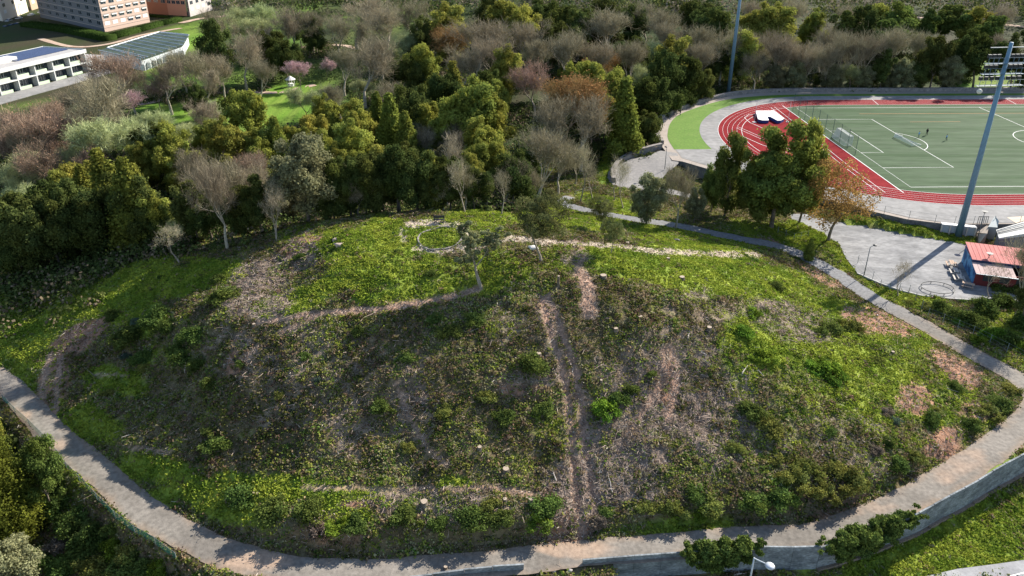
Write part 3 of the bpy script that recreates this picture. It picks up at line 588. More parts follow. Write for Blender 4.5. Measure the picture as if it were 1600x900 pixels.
def make(kind, variant):
    key = (kind, variant)
    if key in PROTO: return PROTO[key]
    rng = np.random.RandomState(abs(hash_(kind)) % 9999 + variant * 101); H = 10.0; parts = []
    if kind in 'EGOAFLJ':                   # broad evergreens
        W_ = {'E': 6.6, 'G': 7.4, 'O': 7, 'A': 7.8, 'F': 7, 'L': 6.4, 'J': 7.4}[kind]
        nl = {'E': 62, 'G': 44, 'O': 55, 'A': 38, 'F': 40, 'L': 60, 'J': 60}[kind]
        lob = crown_lobes(rng, H, W_, nl, .075, .145, zc=.57, zr=.45, pear=.3) if kind not in 'ALJ' else crown_lobes(rng, H, W_, 64, .06, .13 if kind == 'L' else .12, zc={'L': .52, 'J': .68}.get(kind, .58), zr={'L': .47, 'J': .33}.get(kind, .42))
        col = {'E': (.28, .29, .060), 'G': (.085, .105, .03), 'O': (.22, .22, .115), 'A': (.32, .19, .07), 'F': (.13, .165, .04), 'L': (.15, .17, .038), 'J': (.15, .165, .065)}[kind]
        m = leafmat(transl=.38, name={'E': 'olive_foliage', 'G': 'dark_foliage', 'O': 'grey_green_foliage', 'A': 'autumn_foliage', 'F': 'green_foliage', 'L': 'foliage_dense', 'J': 'eucalyptus_foliage'}[kind], base=col)
        nlf = {'A': 9000, 'J': 17000, 'L': 22000}.get(kind, 15000); sz = {'A': .17, 'J': .15, 'L': .19}.get(kind, .21)
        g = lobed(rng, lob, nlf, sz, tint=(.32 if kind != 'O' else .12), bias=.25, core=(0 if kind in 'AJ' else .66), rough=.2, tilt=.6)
        segs, tips = skeleton(rng, H, W_, 2.6, 3, .6, trunk_r=.22); segs, tips = fit(segs, tips, H * .85, W_ * .8)
        parts.append(('crown', g.mesh(kind + 'crown', m)));
    elif kind in 'CK':                    # pointed evergreen
        W_ = 4.2; lob = []
        for i in range(46):
            t = rng.uniform(.06, 1) ** .8; rr = W_ / 2 * (1 - t) * .85 + .12; a = rng.uniform(0, 6.28); lob.append((math.cos(a) * rr * .75, math.sin(a) * rr * .75, t * 9.4 + .3, .34 + rr * .36, 1.35))
        m = leafmat('pointed_foliage', (.21, .225, .045), .38) if kind == 'C' else leafmat('cypress_foliage', (.11, .135, .022)); g = lobed(rng, lob, 11000 if kind == 'C' else 40000, .22 if kind == 'C' else .10, tint=.2, bias=.3, tilt=.7, rough=.25)
        segs = [((0, 0, 0), (0, 0, 4), .2, .14), ((0, 0, 4), (0, 0, 9), .14, .04)]; segs = [(np.array(a, float), np.array(b, float), c, d) for a, b, c, d in segs]
        parts.append(('crown', g.mesh('Ccrown', m)))
    elif kind in 'NU':                    # open crown high on a bare trunk
        W_ = 6.4; segs, tips = skeleton(rng, H, W_, 3.6, 3, .55, lean=.12, trunk_r=.27 if kind == 'U' else .2, up=.5); segs, tips = fit(segs, tips, H * .93, W_ * (1.0 if kind == 'U' else .8))
        T = [t for t in tips if t[0][2] > (3.6 if kind == 'U' else 4.2)]; T = [T[i] for i in rng.permutation(len(T))[:(150 if kind == 'U' else 44)]]; lob = [(t[0][0] + rng.normal() * .3, t[0][1] + rng.normal() * .3, t[0][2] + .1 + rng.normal() * .25, rng.uniform(.14, .36) if kind == 'U' else rng.uniform(.35, .8), .75) for t in T]
        m = leafmat('sparse_foliage' if kind == 'U' else 'pine_foliage', (.27, .28, .14) if kind == 'U' else (.11, .14, .035)); g = lobed(rng, lob, 6500 if kind == 'N' else 15000, .17 if kind == 'U' else .28, tint=.25, bias=.3, core=0, tilt=.9)
        parts.append(('crown', g.mesh(kind + 'crown', m)))
    elif kind in 'BRTWPM':                 # leafless or feathery
        W_ = {'B': 7.8, 'R': 8, 'T': 5.2, 'W': 9.5, 'P': 8.5, 'M': 7.5}[kind]; up = {'B': .38, 'T': .75, 'W': .2}.get(kind, .3)
        segs, tips = skeleton(rng, H, W_, {'T': 3.0, 'W': 1.3, 'P': 1.4}.get(kind, 2.3), 4, .62 if kind != 'T' else .45, trunk_r={'T': .17, 'W': .16, 'B': .27, 'R': .25}.get(kind, .2), up=up, fork=2 if kind == 'T' else 3)
        segs, tips = fit(segs, tips, H, W_); P = np.array([t[0] for t in tips]); D = np.array([t[1] for t in tips])
        n = {'W': 8000, 'P': 4000, 'T': 950, 'B': 3600, 'R': 3800, 'M': 5000}[kind]; i = rng.randint(0, len(P), n); Ltw = {'W': .9, 'T': .8}.get(kind, 1.0)
        p0 = P[i] + rng.normal(size=(n, 3)) * .22; d = D[i] * .7 + rng.normal(size=(n, 3)) * (.55 if kind != 'W' else .7) + np.array([0, 0, .35 if kind != 'W' else .0]); d /= np.linalg.norm(d, axis=1, keepdims=True)
        p1 = p0 + d * Ltw * rng.uniform(.5, 1.2, (n, 1)); w = {'W': .042, 'P': .05, 'T': .028}.get(kind, .034)
        V, Fq = sticks(p0, p1, w, rng); g = Geo(); c = 1 + .2 * rng.normal(size=(n, 1)) * np.ones((1, 3)); g.add(V, Fq, np.repeat(np.clip(c, .4, 1.7), 4, 0))
        col = {'B': (.275, .24, .16), 'R': (.30, .22, .16), 'T': (.33, .29, .20), 'W': (.38, .41, .20), 'P': (.48, .34, .33), 'M': (.31, .225, .09)}[kind]
        if kind in 'PRM':
            k = {'P': 3200, 'R': 500, 'M': 2500}[kind]; j = rng.randint(0, n, k); V, Fq = quads(rng, p1[j] + rng.normal(size=(k, 3)) * .1, rng.normal(size=(k, 3)) + np.array([0, 0, .6]), .15); g.add(V, Fq, cl(1.25, 1.05, .95) if kind != 'P' else cl(1.3, 1.2, 1.3))
        m = leafmat({'B': 'grey_twigs', 'R': 'russet_twigs', 'T': 'pale_twigs', 'W': 'willow_twigs', 'P': 'pink_blossom', 'M': 'amber_twigs'}[kind], col, transl=.15, rnd=.2)
        parts.append(('crown', g.mesh(kind + 'crown', m)))
    bark = {'T': M_BARKP, 'J': M_BARKP, 'B': M_BARKP2, 'U': M_BARKP, 'R': M_BARKP}.get(kind, M_BARK)
    mn = .012 if kind in 'BRT' else .02
    segs = [s for s in segs if s[2] > mn] if len(segs) > 4 else segs
    V, Fq = tubes([(np.asarray(s[0], float), np.asarray(s[1], float), s[2], s[3]) for s in segs]); g = Geo(); g.add(V, Fq, (1, 1, 1)); parts.insert(0, ('trunk', g.mesh(kind + 'trunk', bark)))
    PROTO[key] = (H, W_, parts); return PROTO[key]
def hash_(s): return sum(ord(ch) * 131 ** i for i, ch in enumerate(s))
NAMES = {'E': ('evergreen_tree', 'tree', 'billowy olive-green evergreen'), 'G': ('dark_evergreen_tree', 'tree', 'dense dark evergreen'), 'O': ('grey_green_tree', 'tree', 'grey-green leafy tree'),
 'A': ('autumn_tree', 'tree', 'orange-leaved tree'), 'F': ('leafy_tree', 'tree', 'mid-green leafy tree'), 'L': ('evergreen_tree', 'tree', 'tall dense evergreen'), 'C': ('pointed_evergreen', 'tree', 'narrow pointed evergreen'), 'K': ('cypress_tree', 'tree', 'yellow-green conifer'),
 'N': ('pine_tree', 'tree', 'tall dark-trunked pine'), 'J': ('eucalyptus_tree', 'tree', 'grey-green eucalyptus'), 'U': ('young_eucalyptus', 'tree', 'thin sparse-leaved eucalyptus'), 'B': ('bare_tree', 'tree', 'leafless grey-brown tree'), 'R': ('russet_tree', 'tree', 'leafless russet-tinged tree'),
 'T': ('slender_bare_tree', 'tree', 'slender leafless pale-barked tree'), 'W': ('willow_tree', 'tree', 'feathery pale green willow'), 'P': ('blossom_tree', 'tree', 'pink blossoming tree'), 'M': ('amber_tree', 'tree', 'leafless amber-twigged tree')}
RAT = {'E': 1.6, 'G': 1.5, 'O': 1.35, 'A': 1.2, 'F': 1.2, 'L': 1.4, 'C': 2.1, 'K': 2, 'N': 1.7, 'U': 1.5, 'B': 1.25, 'R': 1.2, 'T': 1.9, 'W': 1.0, 'P': 1.1, 'M': 1.15}
MAST2 = G(1136, 146, -1.5)
TREES = []      # (px, py_base, obj, kind, region)
TG = {}
_tr = random.Random(5)
def place_tree(kind, x, ytop, w, base=None, label=None, region=None, hmax=21., rzv=None, hmin=3):
    if base is not None:
        bx, by = base if isinstance(base, tuple) else (x, base); X, Y, Z = at(bx, by); dxx, dyy, dzz = ray(x, ytop)
        H = CAMH + dzz * Y / dyy - Z; depth = _c * Y - _s * (Z + H / 2 - CAMH); Wm = w * depth / F_PX; X0 = X
    else:
        dx, dy, dz = ray(x, ytop); Ys = np.arange(95, 560, .5); k = Ys / dy; Xs = dx * k; Zr = CAMH + dz * k; tzv = tz(Xs, Ys); dep = _c * Ys - _s * (Zr - CAMH)
        Wv = w * dep / F_PX; Hv = np.clip(Wv * RAT[kind], hmin, hmax); ok = np.nonzero((Zr <= tzv + Hv) & behind_crest(Xs, Ys, 9) & ~((np.abs(Xs - MAST2[0]) < 9) & (Ys < MAST2[1] + 12)) & ~inpoly(Xs, Ys, STAD) & ~inpoly(Xs, Ys - Wv * .35, STAD))[0]
        i = ok[0] if len(ok) else len(Ys) - 1; X0, Y, Z, H, Wm = Xs[i], Ys[i], tzv[i], Hv[i], Wv[i]
    v = _tr.randrange(3); H0, W0, parts = make(kind, v); n, cat, desc = NAMES[kind]
    e = empty(n, (float(X0), float(Y), float(Z) - .15), _tr.uniform(0, 6.28) if rzv is None else rzv); sx = Wm / W0; sz = H / H0
    for pn, me in parts: obj(pn, me, e)
    e.scale = (sx, sx, sz); e['category'] = cat; TREES.append([float(X0), float(Y), e, kind, label, region, float(H), float(Wm)]); return e
# kind, x, y of the top, crown width (photo pixels)
WOOD = """
R 25 168 85;R 80 185 70;R 8 205 60;R 55 225 70;R 130 205 50;R 150 225 60;B 120 128 105;R 165 85 75;B 90 140 50;P 190 146 42;P 240 128 36;B 290 72 62;B 337 82 50;B 370 55 60;B 395 95 46;B 312 110 44;G 325 38 56;G 303 138 30;W 360 12 60;W 380 25 60;B 345 15 60;W 395 5 60;B 430 20 50
E 372 135 62;E 345 188 60;E 318 195 44;W 165 180 105;W 225 172 60;E 255 190 60;G 225 195 50;W 290 190 50;B 315 158 50;B 250 92 60;B 278 85 45;G 152 195 36;E 400 205 46;W 330 160 40
B 408 42 40;T 440 5 60;B 478 10 50;G 415 48 42;G 440 55 40;G 487 30 30;G 463 25 26;B 550 -5 85;B 520 20 50;B 600 5 70;B 640 -5 60;B 575 30 50
E 695 8 62;G 655 30 40;G 760 -5 40;E 790 -5 60;M 700 38 50;B 745 30 110;B 720 70 60;B 770 48 70;M 798 20 44;P 463 98 36;P 505 93 26;B 560 62 90;B 530 75 50;B 592 55 50;W 605 74 30;W 630 50 50;G 640 120 60
E 655 62 52;G 628 82 42;W 470 135 55;W 555 122 40;B 525 128 50;B 615 122 55;E 790 72 50;C 705 97 40;C 670 120 30;G 690 112 50;G 760 105 40
E 735 125 84;E 765 150 60;E 712 150 54;E 775 125 35;E 665 155 50;E 695 170 50;E 750 185 56;E 505 150 45;E 485 174 45;E 555 160 55;C 585 145 32;C 605 148 45;E 545 190 60;C 425 186 36;C 475 200 26;E 455 195 40;C 630 175 40;B 670 198 50;B 702 195 56;C 550 175 36;C 520 178 30;E 572 180 44;G 620 215 50;O 640 190 40;C 440 215 30;E 500 205 44
E 815 2 50;G 860 -10 60;G 900 5 70;G 940 0 60;G 875 20 50;B 820 25 60;B 840 55 50;M 890 28 40;B 900 45 80;B 930 62 60;W 830 68 45;R 835 95 60;E 905 88 46;E 930 97 44;E 962 100 46;M 937 78 48;C 883 70 20;G 915 120 50
M 880 112 100;B 845 150 80;B 910 150 80;M 930 160 50;W 965 110 40;G 985 48 40;B 990 60 60;W 1000 95 56;B 960 10 80;B 1050 10 60;E 1050 58 60;G 1040 85 56;G 1020 112 56;E 1068 55 46;E 945 140 46;E 975 125 44;C 975 152 50;E 990 150 36;G 1005 165 40;G 1060 120 50;G 1090 110 36
B 1110 40 70;B 1090 62 56;B 1130 62 60;G 1092 -5 50;E 1160 56 52;B 1192 50 50;G 1110 5 60;E 1190 4 60;B 1170 -5 50;B 1010 -5 60;G 980 -5 50;B 1030 30 50;W 1010 60 44
E 1215 5 60;E 1272 12 38;B 1225 42 66;B 1290 32 60;B 1250 62 56;G 1350 8 60;E 1372 -5 70;F 1400 0 60;F 1420 8 50;N 1480 -4 60;N 1510 2 50;N 1450 5 45;N 1550 12 50;N 1385 20 60;B 1320 62 66;B 1350 72 60;B 1402 66 66;B 1300 76 50;W 1480 86 48;E 1530 5 50;B 1580 0 60;B 1320 0 60;B 1440 40 50;N 1330 10 50;B 1250 -8 60
G 1380 104 34;O 1410 107 34;G 1455 108 46;O 1482 110 36;G 1290 95 22;W 1330 104 40;O 1350 110 28;B 1225 100 56;B 1260 98 50;O 1300 112 30;O 1240 112 34;G 1540 46 56;B 1582 52 56;G 1596 66 46;G 1430 112 30;O 1210 110 30;B 1180 95 44;G 1140 110 40;G 1110 120 30;O 1390 116 26
R 60 160 60;B 110 165 50;R 0 180 60;B 140 120 60;B 30 195 60;B 195 108 50;W 250 120 40;B 20 215 60;W 20 245 72;W 25 290 56;W 85 235 66;R 60 212 56;E 110 250 60;E 88 272 56;G 62 295 66;G 100 290 74;C 150 238 64;C 185 252 62;C 205 262 44;C 120 262 46;E 45 305 56;G 30 335 76;G 75 345 74;G 122 312 66;E 215 228 45;E 262 222 50;B 280 240 64;B 350 240 84;B 320 262 74;B 392 262 60;R 385 240 60
R 165 310 66;R 205 322 56;G 180 345 76;G 220 352 66;E 240 335 54;W 272 342 46;G 300 340 56;G 330 362 46;G 120 372 56;G 20 385 60;G 62 392 50;B 372 255 70;B 340 290 60;G 145 395 50;G 250 372 44;B 200 350 50;G 355 335 40;E 205 300 50
O 470 255 92;O 448 285 44;G 400 300 50;G 380 318 46;E 590 228 56;E 560 232 46;E 520 225 46;G 620 262 56;G 540 262 56;G 580 290 56;G 650 300 56;O 535 257 42;B 555 280 46;B 725 262 56;B 790 250 56;E 775 222 42;B 802 262 46;E 745 220 46;C 670 240 38;O 690 230 40;W 660 215 50;G 680 305 46;G 620 312 56;G 570 325 46;G 520 325 46;G 405 340 46;E 615 235 40;E 640 205 40;G 700 255 50;G 740 290 44;G 600 330 40;B 690 310 40;G 510 280 40
B 842 240 84;B 872 258 56;B 818 290 50;G 800 230 56;G 830 215 46;E 735 240 40;B 760 270 44;B 900 225 44
"""
for row in WOOD.replace('\n', ';').split(';'):
    if row.strip():
        k, x, y, w = row.split(); place_tree(k, float(x), float(y), float(w) * {'E': 1.16, 'G': 1.3, 'O': 1.2, 'B': 1.25, 'R': 1.25, 'M': 1.25, 'C': 1.3}.get(k, 1.2))
# trees whose foot can be seen: kind, x, top, width, (foot), label
FOOT = [('J',848,304,88,(846,408),'lone eucalyptus with a stout pale trunk on the mound crest beside a white boulder'),
 ('U',757,343,86,(752,449),'slender half-bare young tree on the mound just right of the grass circle'),
 ('J',955,338,36,(955,396),'small sapling standing at the near edge of the pale gravel track'),
 ('J',937,305,42,(937,361),'small grey-green sapling between the gravel track and the asphalt path'),
 ('O',1010,268,58,(1010,350),'dark grey-green tree at the edge of the path above the mound'),
 ('B',1062,248,60,(1055,356),'ivy-clad leafless tree beside the path bend'),
 ('O',1083,290,32,(1083,347),'small pale-leaved tree next to the ivy-clad tree'),
 ('T',973,245,40,(973,324),'upright leafless tree in yellow-green grass by the ramp'),
 ('T',960,240,34,(960,311),'thin leafless tree just left of the upright one by the ramp'),
 ('T',925,245,38,(925,310),'leafless tree at the foot of the strip of lawn by the wood'),
 ('T',907,215,40,(906,316),'leafless tree right beside the path where it enters the wood'),
 ('T',703,203,78,(700,330),'tall pale-limbed leafless tree just behind the mound crest'),
 ('T',732,240,50,(726,332),'leafless grey tree behind the crest right of the bench'),
 ('T',783,262,42,(783,335),'small leafless tree in the grass behind the gravel track'),
 ('T',435,282,50,(432,378),'white-barked leafless tree below the grey-green tree on the left crest'),
 ('T',416,300,36,(433,380),'second white-barked leafless tree on the left crest'),
 ('T',290,350,54,(281,414),'pinkish leafless small tree on the left crest edge'),
 ('B',350,245,86,(356,392),'large leafless tree with mossy trunk on the left crest edge'),
 ('L',1225,190,122,(1205,352),'big dark evergreen standing in front of the red track'),
 ('L',1180,232,84,(1186,345),'dark evergreen leaning on the left side of the biggest one by the track'),
 ('F',1132,205,62,(1132,335),'dark-leaved tree in front of the grey apron left of the red track'),
 ('E',1266,185,60,(1248,345),'yellow-green topped evergreen beside the big dark one by the track'),
 ('A',1320,246,104,(1294,374),'large tree with orange and russet leaves at the yard corner'),
 ('F',1103,250,40,(1110,330),'low leafy tree at the end of the stadium wall'),
 ('T',1404,398,42,(1404,459),'small leafless tree on the verge below the yard'),
 ('B',1560,362,76,(1588,488),'leafless tree in front of the red-roofed kiosk'),
 ('T',1545,398,40,(1546,462),'thin leafless shrub-tree before the kiosk front'),
 ('B',1598,380,70,(1612,500),'leafless tree at the right edge beside the kiosk'),
 ('G',1595,420,44,(1597,500),'dark bushy tree at the right edge behind the roadside shrubs'),
 ('K',35,640,130,(20,850),'tall yellow-green conifer in the lower left corner'),
 ('E',-5,610,70,(-20,740),'evergreen at the very left edge above the lower left corner'),
 ('O',30,855,100,(30,960),'silvery shrub-like tree with yellow flowers in the bottom left corner'),
 ('F',100,690,70,(88,800),'dark leafy tree right of the corner conifer'),
 ('C',1256,368,18,(1263,402),'tiny pointed bush beside the path under the yard corner')]
for k, x, y, w, b_, lab in FOOT: place_tree(k, x, y, w, b_, label=lab)
# labels for the trees of the wood: where they stand, then their order there
REG = [('beside the school', lambda x, y: x < 150 and y < 260), ('by the striped glass roof', lambda x, y: x < 300 and y < 150), ('round the hedge maze', lambda x, y: 340 < x < 520 and y < 190), ('on the park lawns', lambda x, y: x < 460 and y < 235),
 ('behind the far track straight', lambda x, y: x > 1120 and y < 175), ('behind the running track bend', lambda x, y: x > 960 and y < 260), ('in the wood at the top centre', lambda x, y: y < 110),
 ('in the middle of the wood', lambda x, y: x >= 600 and y < 215), ('in the wood left of centre', lambda x, y: y < 262), ('in the wood behind the left slope', lambda x, y: x < 400), ('in the wood behind the mound crest', lambda x, y: x < 780), ('in the wood left of the ramp', lambda x, y: True)]
_g = {}
for T in TREES:
    X, Y, e, k, lab, _, H, Wm = T; px, py = proj(X, Y, float(e.location.z) + H * .7); d = NAMES[k][2]
    if lab: e['label'] = lab; continue
    reg = next(r for r, f in REG if f(px, py)); _g.setdefault((k, reg), []).append((px, py, e, H, d))
ORD = ['first', 'second', 'third', 'fourth', 'fifth', 'sixth', 'seventh', 'eighth', 'ninth', 'tenth', 'eleventh', 'twelfth', 'thirteenth', 'fourteenth', 'fifteenth', 'sixteenth', 'seventeenth', 'eighteenth', 'nineteenth', 'twentieth', 'twenty-first', 'twenty-second', 'twenty-third', 'twenty-fourth']
for (k, reg), L in _g.items():
    L.sort(key=lambda t: t[0]); n = len(L); d = L[0][4]
    for i, (px, py, e, H, _) in enumerate(L):
        if n == 1: s = f'the only {d} {reg}' 
        elif n == 2: s = f'{"left" if i == 0 else "right"} of the two: {d} {reg}'
        elif i == 0: s = f'leftmost {d} {reg}'
        elif i == n - 1: s = f'rightmost {d} {reg}'
        elif i <= n // 2: s = f'{d} {reg}, {ORD[i]} from the left'
        else: s = f'{d} {reg}, {ORD[n - 1 - i]} from the right'
        e['label'] = s; e['group'] = f'{d}s'.replace('tree', 'trees').replace('treess', 'trees')
# ------------------------------------------------------------------ retaining walls at the lower road
M_RW = mat('stained_concrete', (.24, .262, .275), .92, noise=.4, scale=.5, base2=(.13, .145, .155), stretch=(1, 1, 2.5), ramp=(.4, .62), bump=.3, bscale=4)
M_RWB = mat('brown_footing', (.22, .17, .13), .95, noise=.3, scale=1)
def wc_index(px):
    p = proj(WC[:, 0], WC[:, 1], WC[:, 2]); return int(np.argmin(np.abs(p[0] - px)))
def stepped_wall(px0, px1, tops, label, foot=True, thick=.15):
    """panels 2.6 m wide, each with its own level top"""
    i0, i1 = wc_index(px0), wc_index(px1); L = WC[i0:i1 + 1]; n = max(1, round(len(L) * .3 / 2.6)); r = empty('retaining_wall', tuple(L[len(L) // 2][:2]) + (-5.,))
    tag(r, label, 'wall'); mb = MB(); fb = MB(); ox, oy = r.location.x, r.location.y
    for k in range(n):
        a = L[int(k * (len(L) - 1) / n)]; c = L[int((k + 1) * (len(L) - 1) / n)]; t = Vector((c[0] - a[0], c[1] - a[1], 0)); Lg = t.length; t.normalize(); nn = Vector((t.y, -t.x, 0)); a_ = Vector((a[0] - ox, a[1] - oy, 0)); c_2 = Vector((c[0] - ox, c[1] - oy, 0)) - t * .03
        top = np.interp((k + .5) / n, [0, 1], tops) + 5
        for (m0, z0, z1, th, bb) in ((0, .75 if foot else -.3, top, thick, mb),) + (((0, -.3, .75, thick + .3, fb),) if foot else ()):
            p = [a_ - nn * .02, c_2 - nn * .02, c_2 + nn * th, a_ + nn * th]; bb.prism([(q.x, q.y) for q in p], z0, z1 if bb is mb else z1 + .1 * math.sin(k * 2.3))
    mb.build('panels', M_RW, r); 
    if foot: fb.build('footing', M_RWB, r)
    return r
stepped_wall(636, 822, (-1.55, -1.25), 'short stepped grey concrete wall at the bottom edge left of the gap', foot=False)
stepped_wall(915, 1283, (-1.4, -1.35), 'long grey-blue concrete retaining wall right of the gap in the lower road wall', foot=False)
stepped_wall(1283, 1760, (-1.5, -0.6), 'stepped concrete retaining wall climbing to the right edge above a stone footing')

# ------------------------------------------------------------------ floodlight masts
M_STEELB = mat('blue_grey_steel', (.13, .24, .34), .5, noise=.1, scale=.3, metal=.0, spec=.5); M_GALV = mat('galvanised_steel', (.50, .53, .56), .45, noise=.1, scale=1, metal=.4)
M_STEELD = mat('dull_blue_steel', (.12, .18, .24), .7); M_GALV2 = mat('dull_galvanised', (.30, .34, .37), .7)
M_DARK = mat('dark_metal', (.035, .04, .045), .5); M_LENS = mat('lamp_glass', (.06, .10, .16), .15, spec=.8)
def mast(X, Y, Z, H, label, heads=True, face=0.0):
    r = empty('floodlight_mast', (X, Y, Z), face); tag(r, label, 'light mast', 'floodlight masts')
    MB().tube([(0, 0, 0), (0, 0, H)], [.62, .30], 14).build('pole', M_STEELB, r, smooth=True)
    MB().tube([(0, 0, 0), (0, 0, .12)], [.95, .95], 14).build('base_plate', M_GALV, r)
    if heads:
        for j, (z, n, hw) in enumerate(((H - 1.5, 6, 4.6), (H - 3.6, 8, 3.7), (H - 5.4, 8, 3.9), (H - 7.4, 8, 4.3))):
            if j == 0:
                MB().box(-3.6, 3.6, -.06, .06, H - .9, H - .78).build('cross_arm', M_GALV, r); continue
            rb = MB(); rb.box(-hw, hw, -.5, -.44, z, z + .08).box(-hw, hw, .5, .56, z, z + .08).box(-hw, hw, -.5, -.45, z + 1.05, z + 1.1).box(-hw, hw, -.35, .35, z - .03, z - .005)
            for q in range(9): x = -hw + 2 * hw * q / 8; rb.box(x - .03, x + .03, -.5, -.44, z + .08, z + 1.05)
            rk = rb.build('platform', M_STEELD if j < 3 else M_GALV2, r)
            for q in range(n):
                x = (-hw + .7) + (2 * hw - 1.4) * q / (n - 1)
                if abs(x) < .5: continue
                l = MB(); l.box(x - .32, x + .32, .25, .62, z + .9, z + 1.5, 0).box(x - .26, x + .26, .62, .66, z + .95, z + 1.45, 1); l.build('floodlight', [M_DARK, M_LENS], rk)
        MB().ball((-3.4, .2, H - 8.4), .45, n=10, k=6).build('speaker_horn', mat('pale_dish', (.6, .6, .58), .6), r)
    return r
mx_, my_, mz_ = at(1497, 364)
mast(mx_, my_, -2.05, 36.4, 'tall blue-grey floodlight mast standing by the yard verge with its rack of lamps', face=.12)
mx_, my_ = G(1136, 146, -1.5)
mast(mx_, my_, -1.6, 50, 'tall blue-grey floodlight mast behind the curved track wall with its head out of view', face=2.6)

# ------------------------------------------------------------------ street lamps
M_POLE = mat('lamp_pole', (.16, .18, .19), .6)
def lamp(base, H, label, head=(1.0, .0), arm=.7, pole_m=None, base_h=None, size=1.0, cone=False, rz=0.0):
    X, Y, Z = base; r = empty('street_lamp', (X, Y, Z), rz); tag(r, label, 'street lamp')
    MB().tube([(0, 0, 0), (0, 0, H)], [.09 * size, .05 * size], 8).build('pole', pole_m or M_POLE, r, smooth=True)
    if cone: MB().tube([(0, 0, H - .3), (0, 0, H + .05)], [.12, .55], 10).build('lamp_head', M_DARK, r)
    else:
        MB().tube([(0, 0, H - .05), (arm, 0, H + .12)], [.045 * size] * 2, 6).build('arm', pole_m or M_POLE, r)
        b = MB().ball((arm + .3 * size, 0, H + .14), .34 * size, n=10, k=6, sz=.42); b.build('lamp_head', M_GALV if size > 1.1 else M_DARK, r, smooth=True)
    return r
lamp(at(1350, 428), 5.6, 'slim street lamp on the verge between the path and the yard', arm=.6, rz=.3)
lamp((*G(1526, 371, -2), -2.05), 6.0, 'dark street lamp with a flat round shade by the concrete stair', cone=True)
lamp((*G(1038, 262, -.3), -.4), 5.2, 'thin street lamp at the top of the ramp', arm=-.5, rz=-.2)
lamp((*G(1537, 425, -2), -2.05), 4.2, 'short lamp with a small dark head in front of the kiosk roof', cone=True)
def lamp_top(px, py, h0, hz, *a, **k): x, y = G(px, py, hz); return lamp((x, y, h0), hz - h0, *a, **k)
lamp_top(1182, 869, -5.1, 1.6, 'white street lamp rising at the bottom edge below the retaining wall', arm=1.1, pole_m=M_GALV, size=1.35, rz=-.75)

# ------------------------------------------------------------------ fences
M_WIRE = mat('fence_wire', (.20, .22, .22), .7)
def post_fence(pts, H, label, name='wire_fence', m=None, rails=2, pr=.04, group=None, mesh=None, lean=0):
    r = empty(name, pts[0]); tag(r, label, 'fence', group); o = Vector(pts[0]); P = [Vector(p) - o for p in pts]
    for p in P: MB().tube([p, p + Vector((lean, 0, H))], pr, 5).build('post', m or M_WIRE, r)
    b = MB()
    for k in range(rails):
        z = H * (k + 1) / rails * .97
        for a, c in zip(P[:-1], P[1:]): b.tube([a + Vector((0, 0, z)), c + Vector((0, 0, z))], .012, 4, cap=False)
    b.build('wire', m or M_WIRE, r)
    if mesh:
        g = MB()
        for a, c in zip(P[:-1], P[1:]): g.quad(a + Vector((0, 0, .05)), c + Vector((0, 0, .05)), c + Vector((0, 0, H * .97)), a + Vector((0, 0, H * .97)))
        g.build('netting', mesh, r)
    return r
def netmat(name, col, dens):
    m = bpy.data.materials.new(name); m.use_nodes = True; t = m.node_tree; n = t.nodes; b = n['Principled BSDF']; b.inputs['Base Color'].default_value = (*col, 1); b.inputs['Roughness'].default_value = .9
    tr = n.new('ShaderNodeBsdfTransparent'); ms = n.new('ShaderNodeMixShader'); ms.inputs[0].default_value = dens; t.links.new(tr.outputs[0], ms.inputs[1]); t.links.new(b.outputs[0], ms.inputs[2]); t.links.new(ms.outputs[0], n['Material Output'].inputs[0]); return m
M_NETG = netmat('green_netting', (.04, .22, .16), .55); M_NETD = netmat('ball_netting', (.08, .12, .11), .16); M_NETW = netmat('goal_netting', (.8, .8, .8), .35)
def runpts(L, n, dz=0):
    P = []
    S_ = np.linspace(0, len(L) - 1, n)
    for s in S_:
        i = int(s); f_ = s - i; j = min(i + 1, len(L) - 1); px, py = L[i][0] * (1 - f_) + L[j][0] * f_, L[i][1] * (1 - f_) + L[j][1] * f_; P.append(tuple(np.array(at(px, py)) + np.array([0, 0, dz])))
    return P
post_fence(runpts([(1340,408),(1375,447),(1420,455),(1450,492),(1520,520),(1600,560)], 16), 1.7, 'thin wire fence on posts along the upper side of the path right of the yard', rails=3)
post_fence(runpts([(1215,362),(1240,372),(1262,368)], 5), 1.4, 'short wire fence under the trees at the yard corner')
post_fence([W3(*q, 0) for q in [(-14,-12.6),(-16.6,-9.0),(-18.6,-5.0),(-19.3,-1.6),(-19.4,2),(-19.4,6),(-19.4,11),(-19.4,17)]], 1.6, 'post and wire fence on the terrace wall above the verge', rails=2)
post_fence(runpts([(8,632),(30,655),(60,680),(90,713),(105,735),(130,760),(165,797),(200,830),(240,850),(280,880)], 12), 1.1, 'low fence with sagging green netting along the left road edge', name='netting_fence', mesh=M_NETG, rails=1)
post_fence([W3(u, -2.4, .07) for u in (62, 57.5, 53, 48.5, 44, 39.5, 35, 30.5, 26, 21.5)], 5.2, 'tall ball-stop fence of green posts behind the goal line', name='ball_stop_fence', m=mat('green_post', (.05,.12,.11), .6), rails=1, pr=.055, mesh=M_NETD)
post_fence(runpts([(898,306),(915,300),(930,296)], 4), 1.1, 'short low fence where the path leaves the wood')

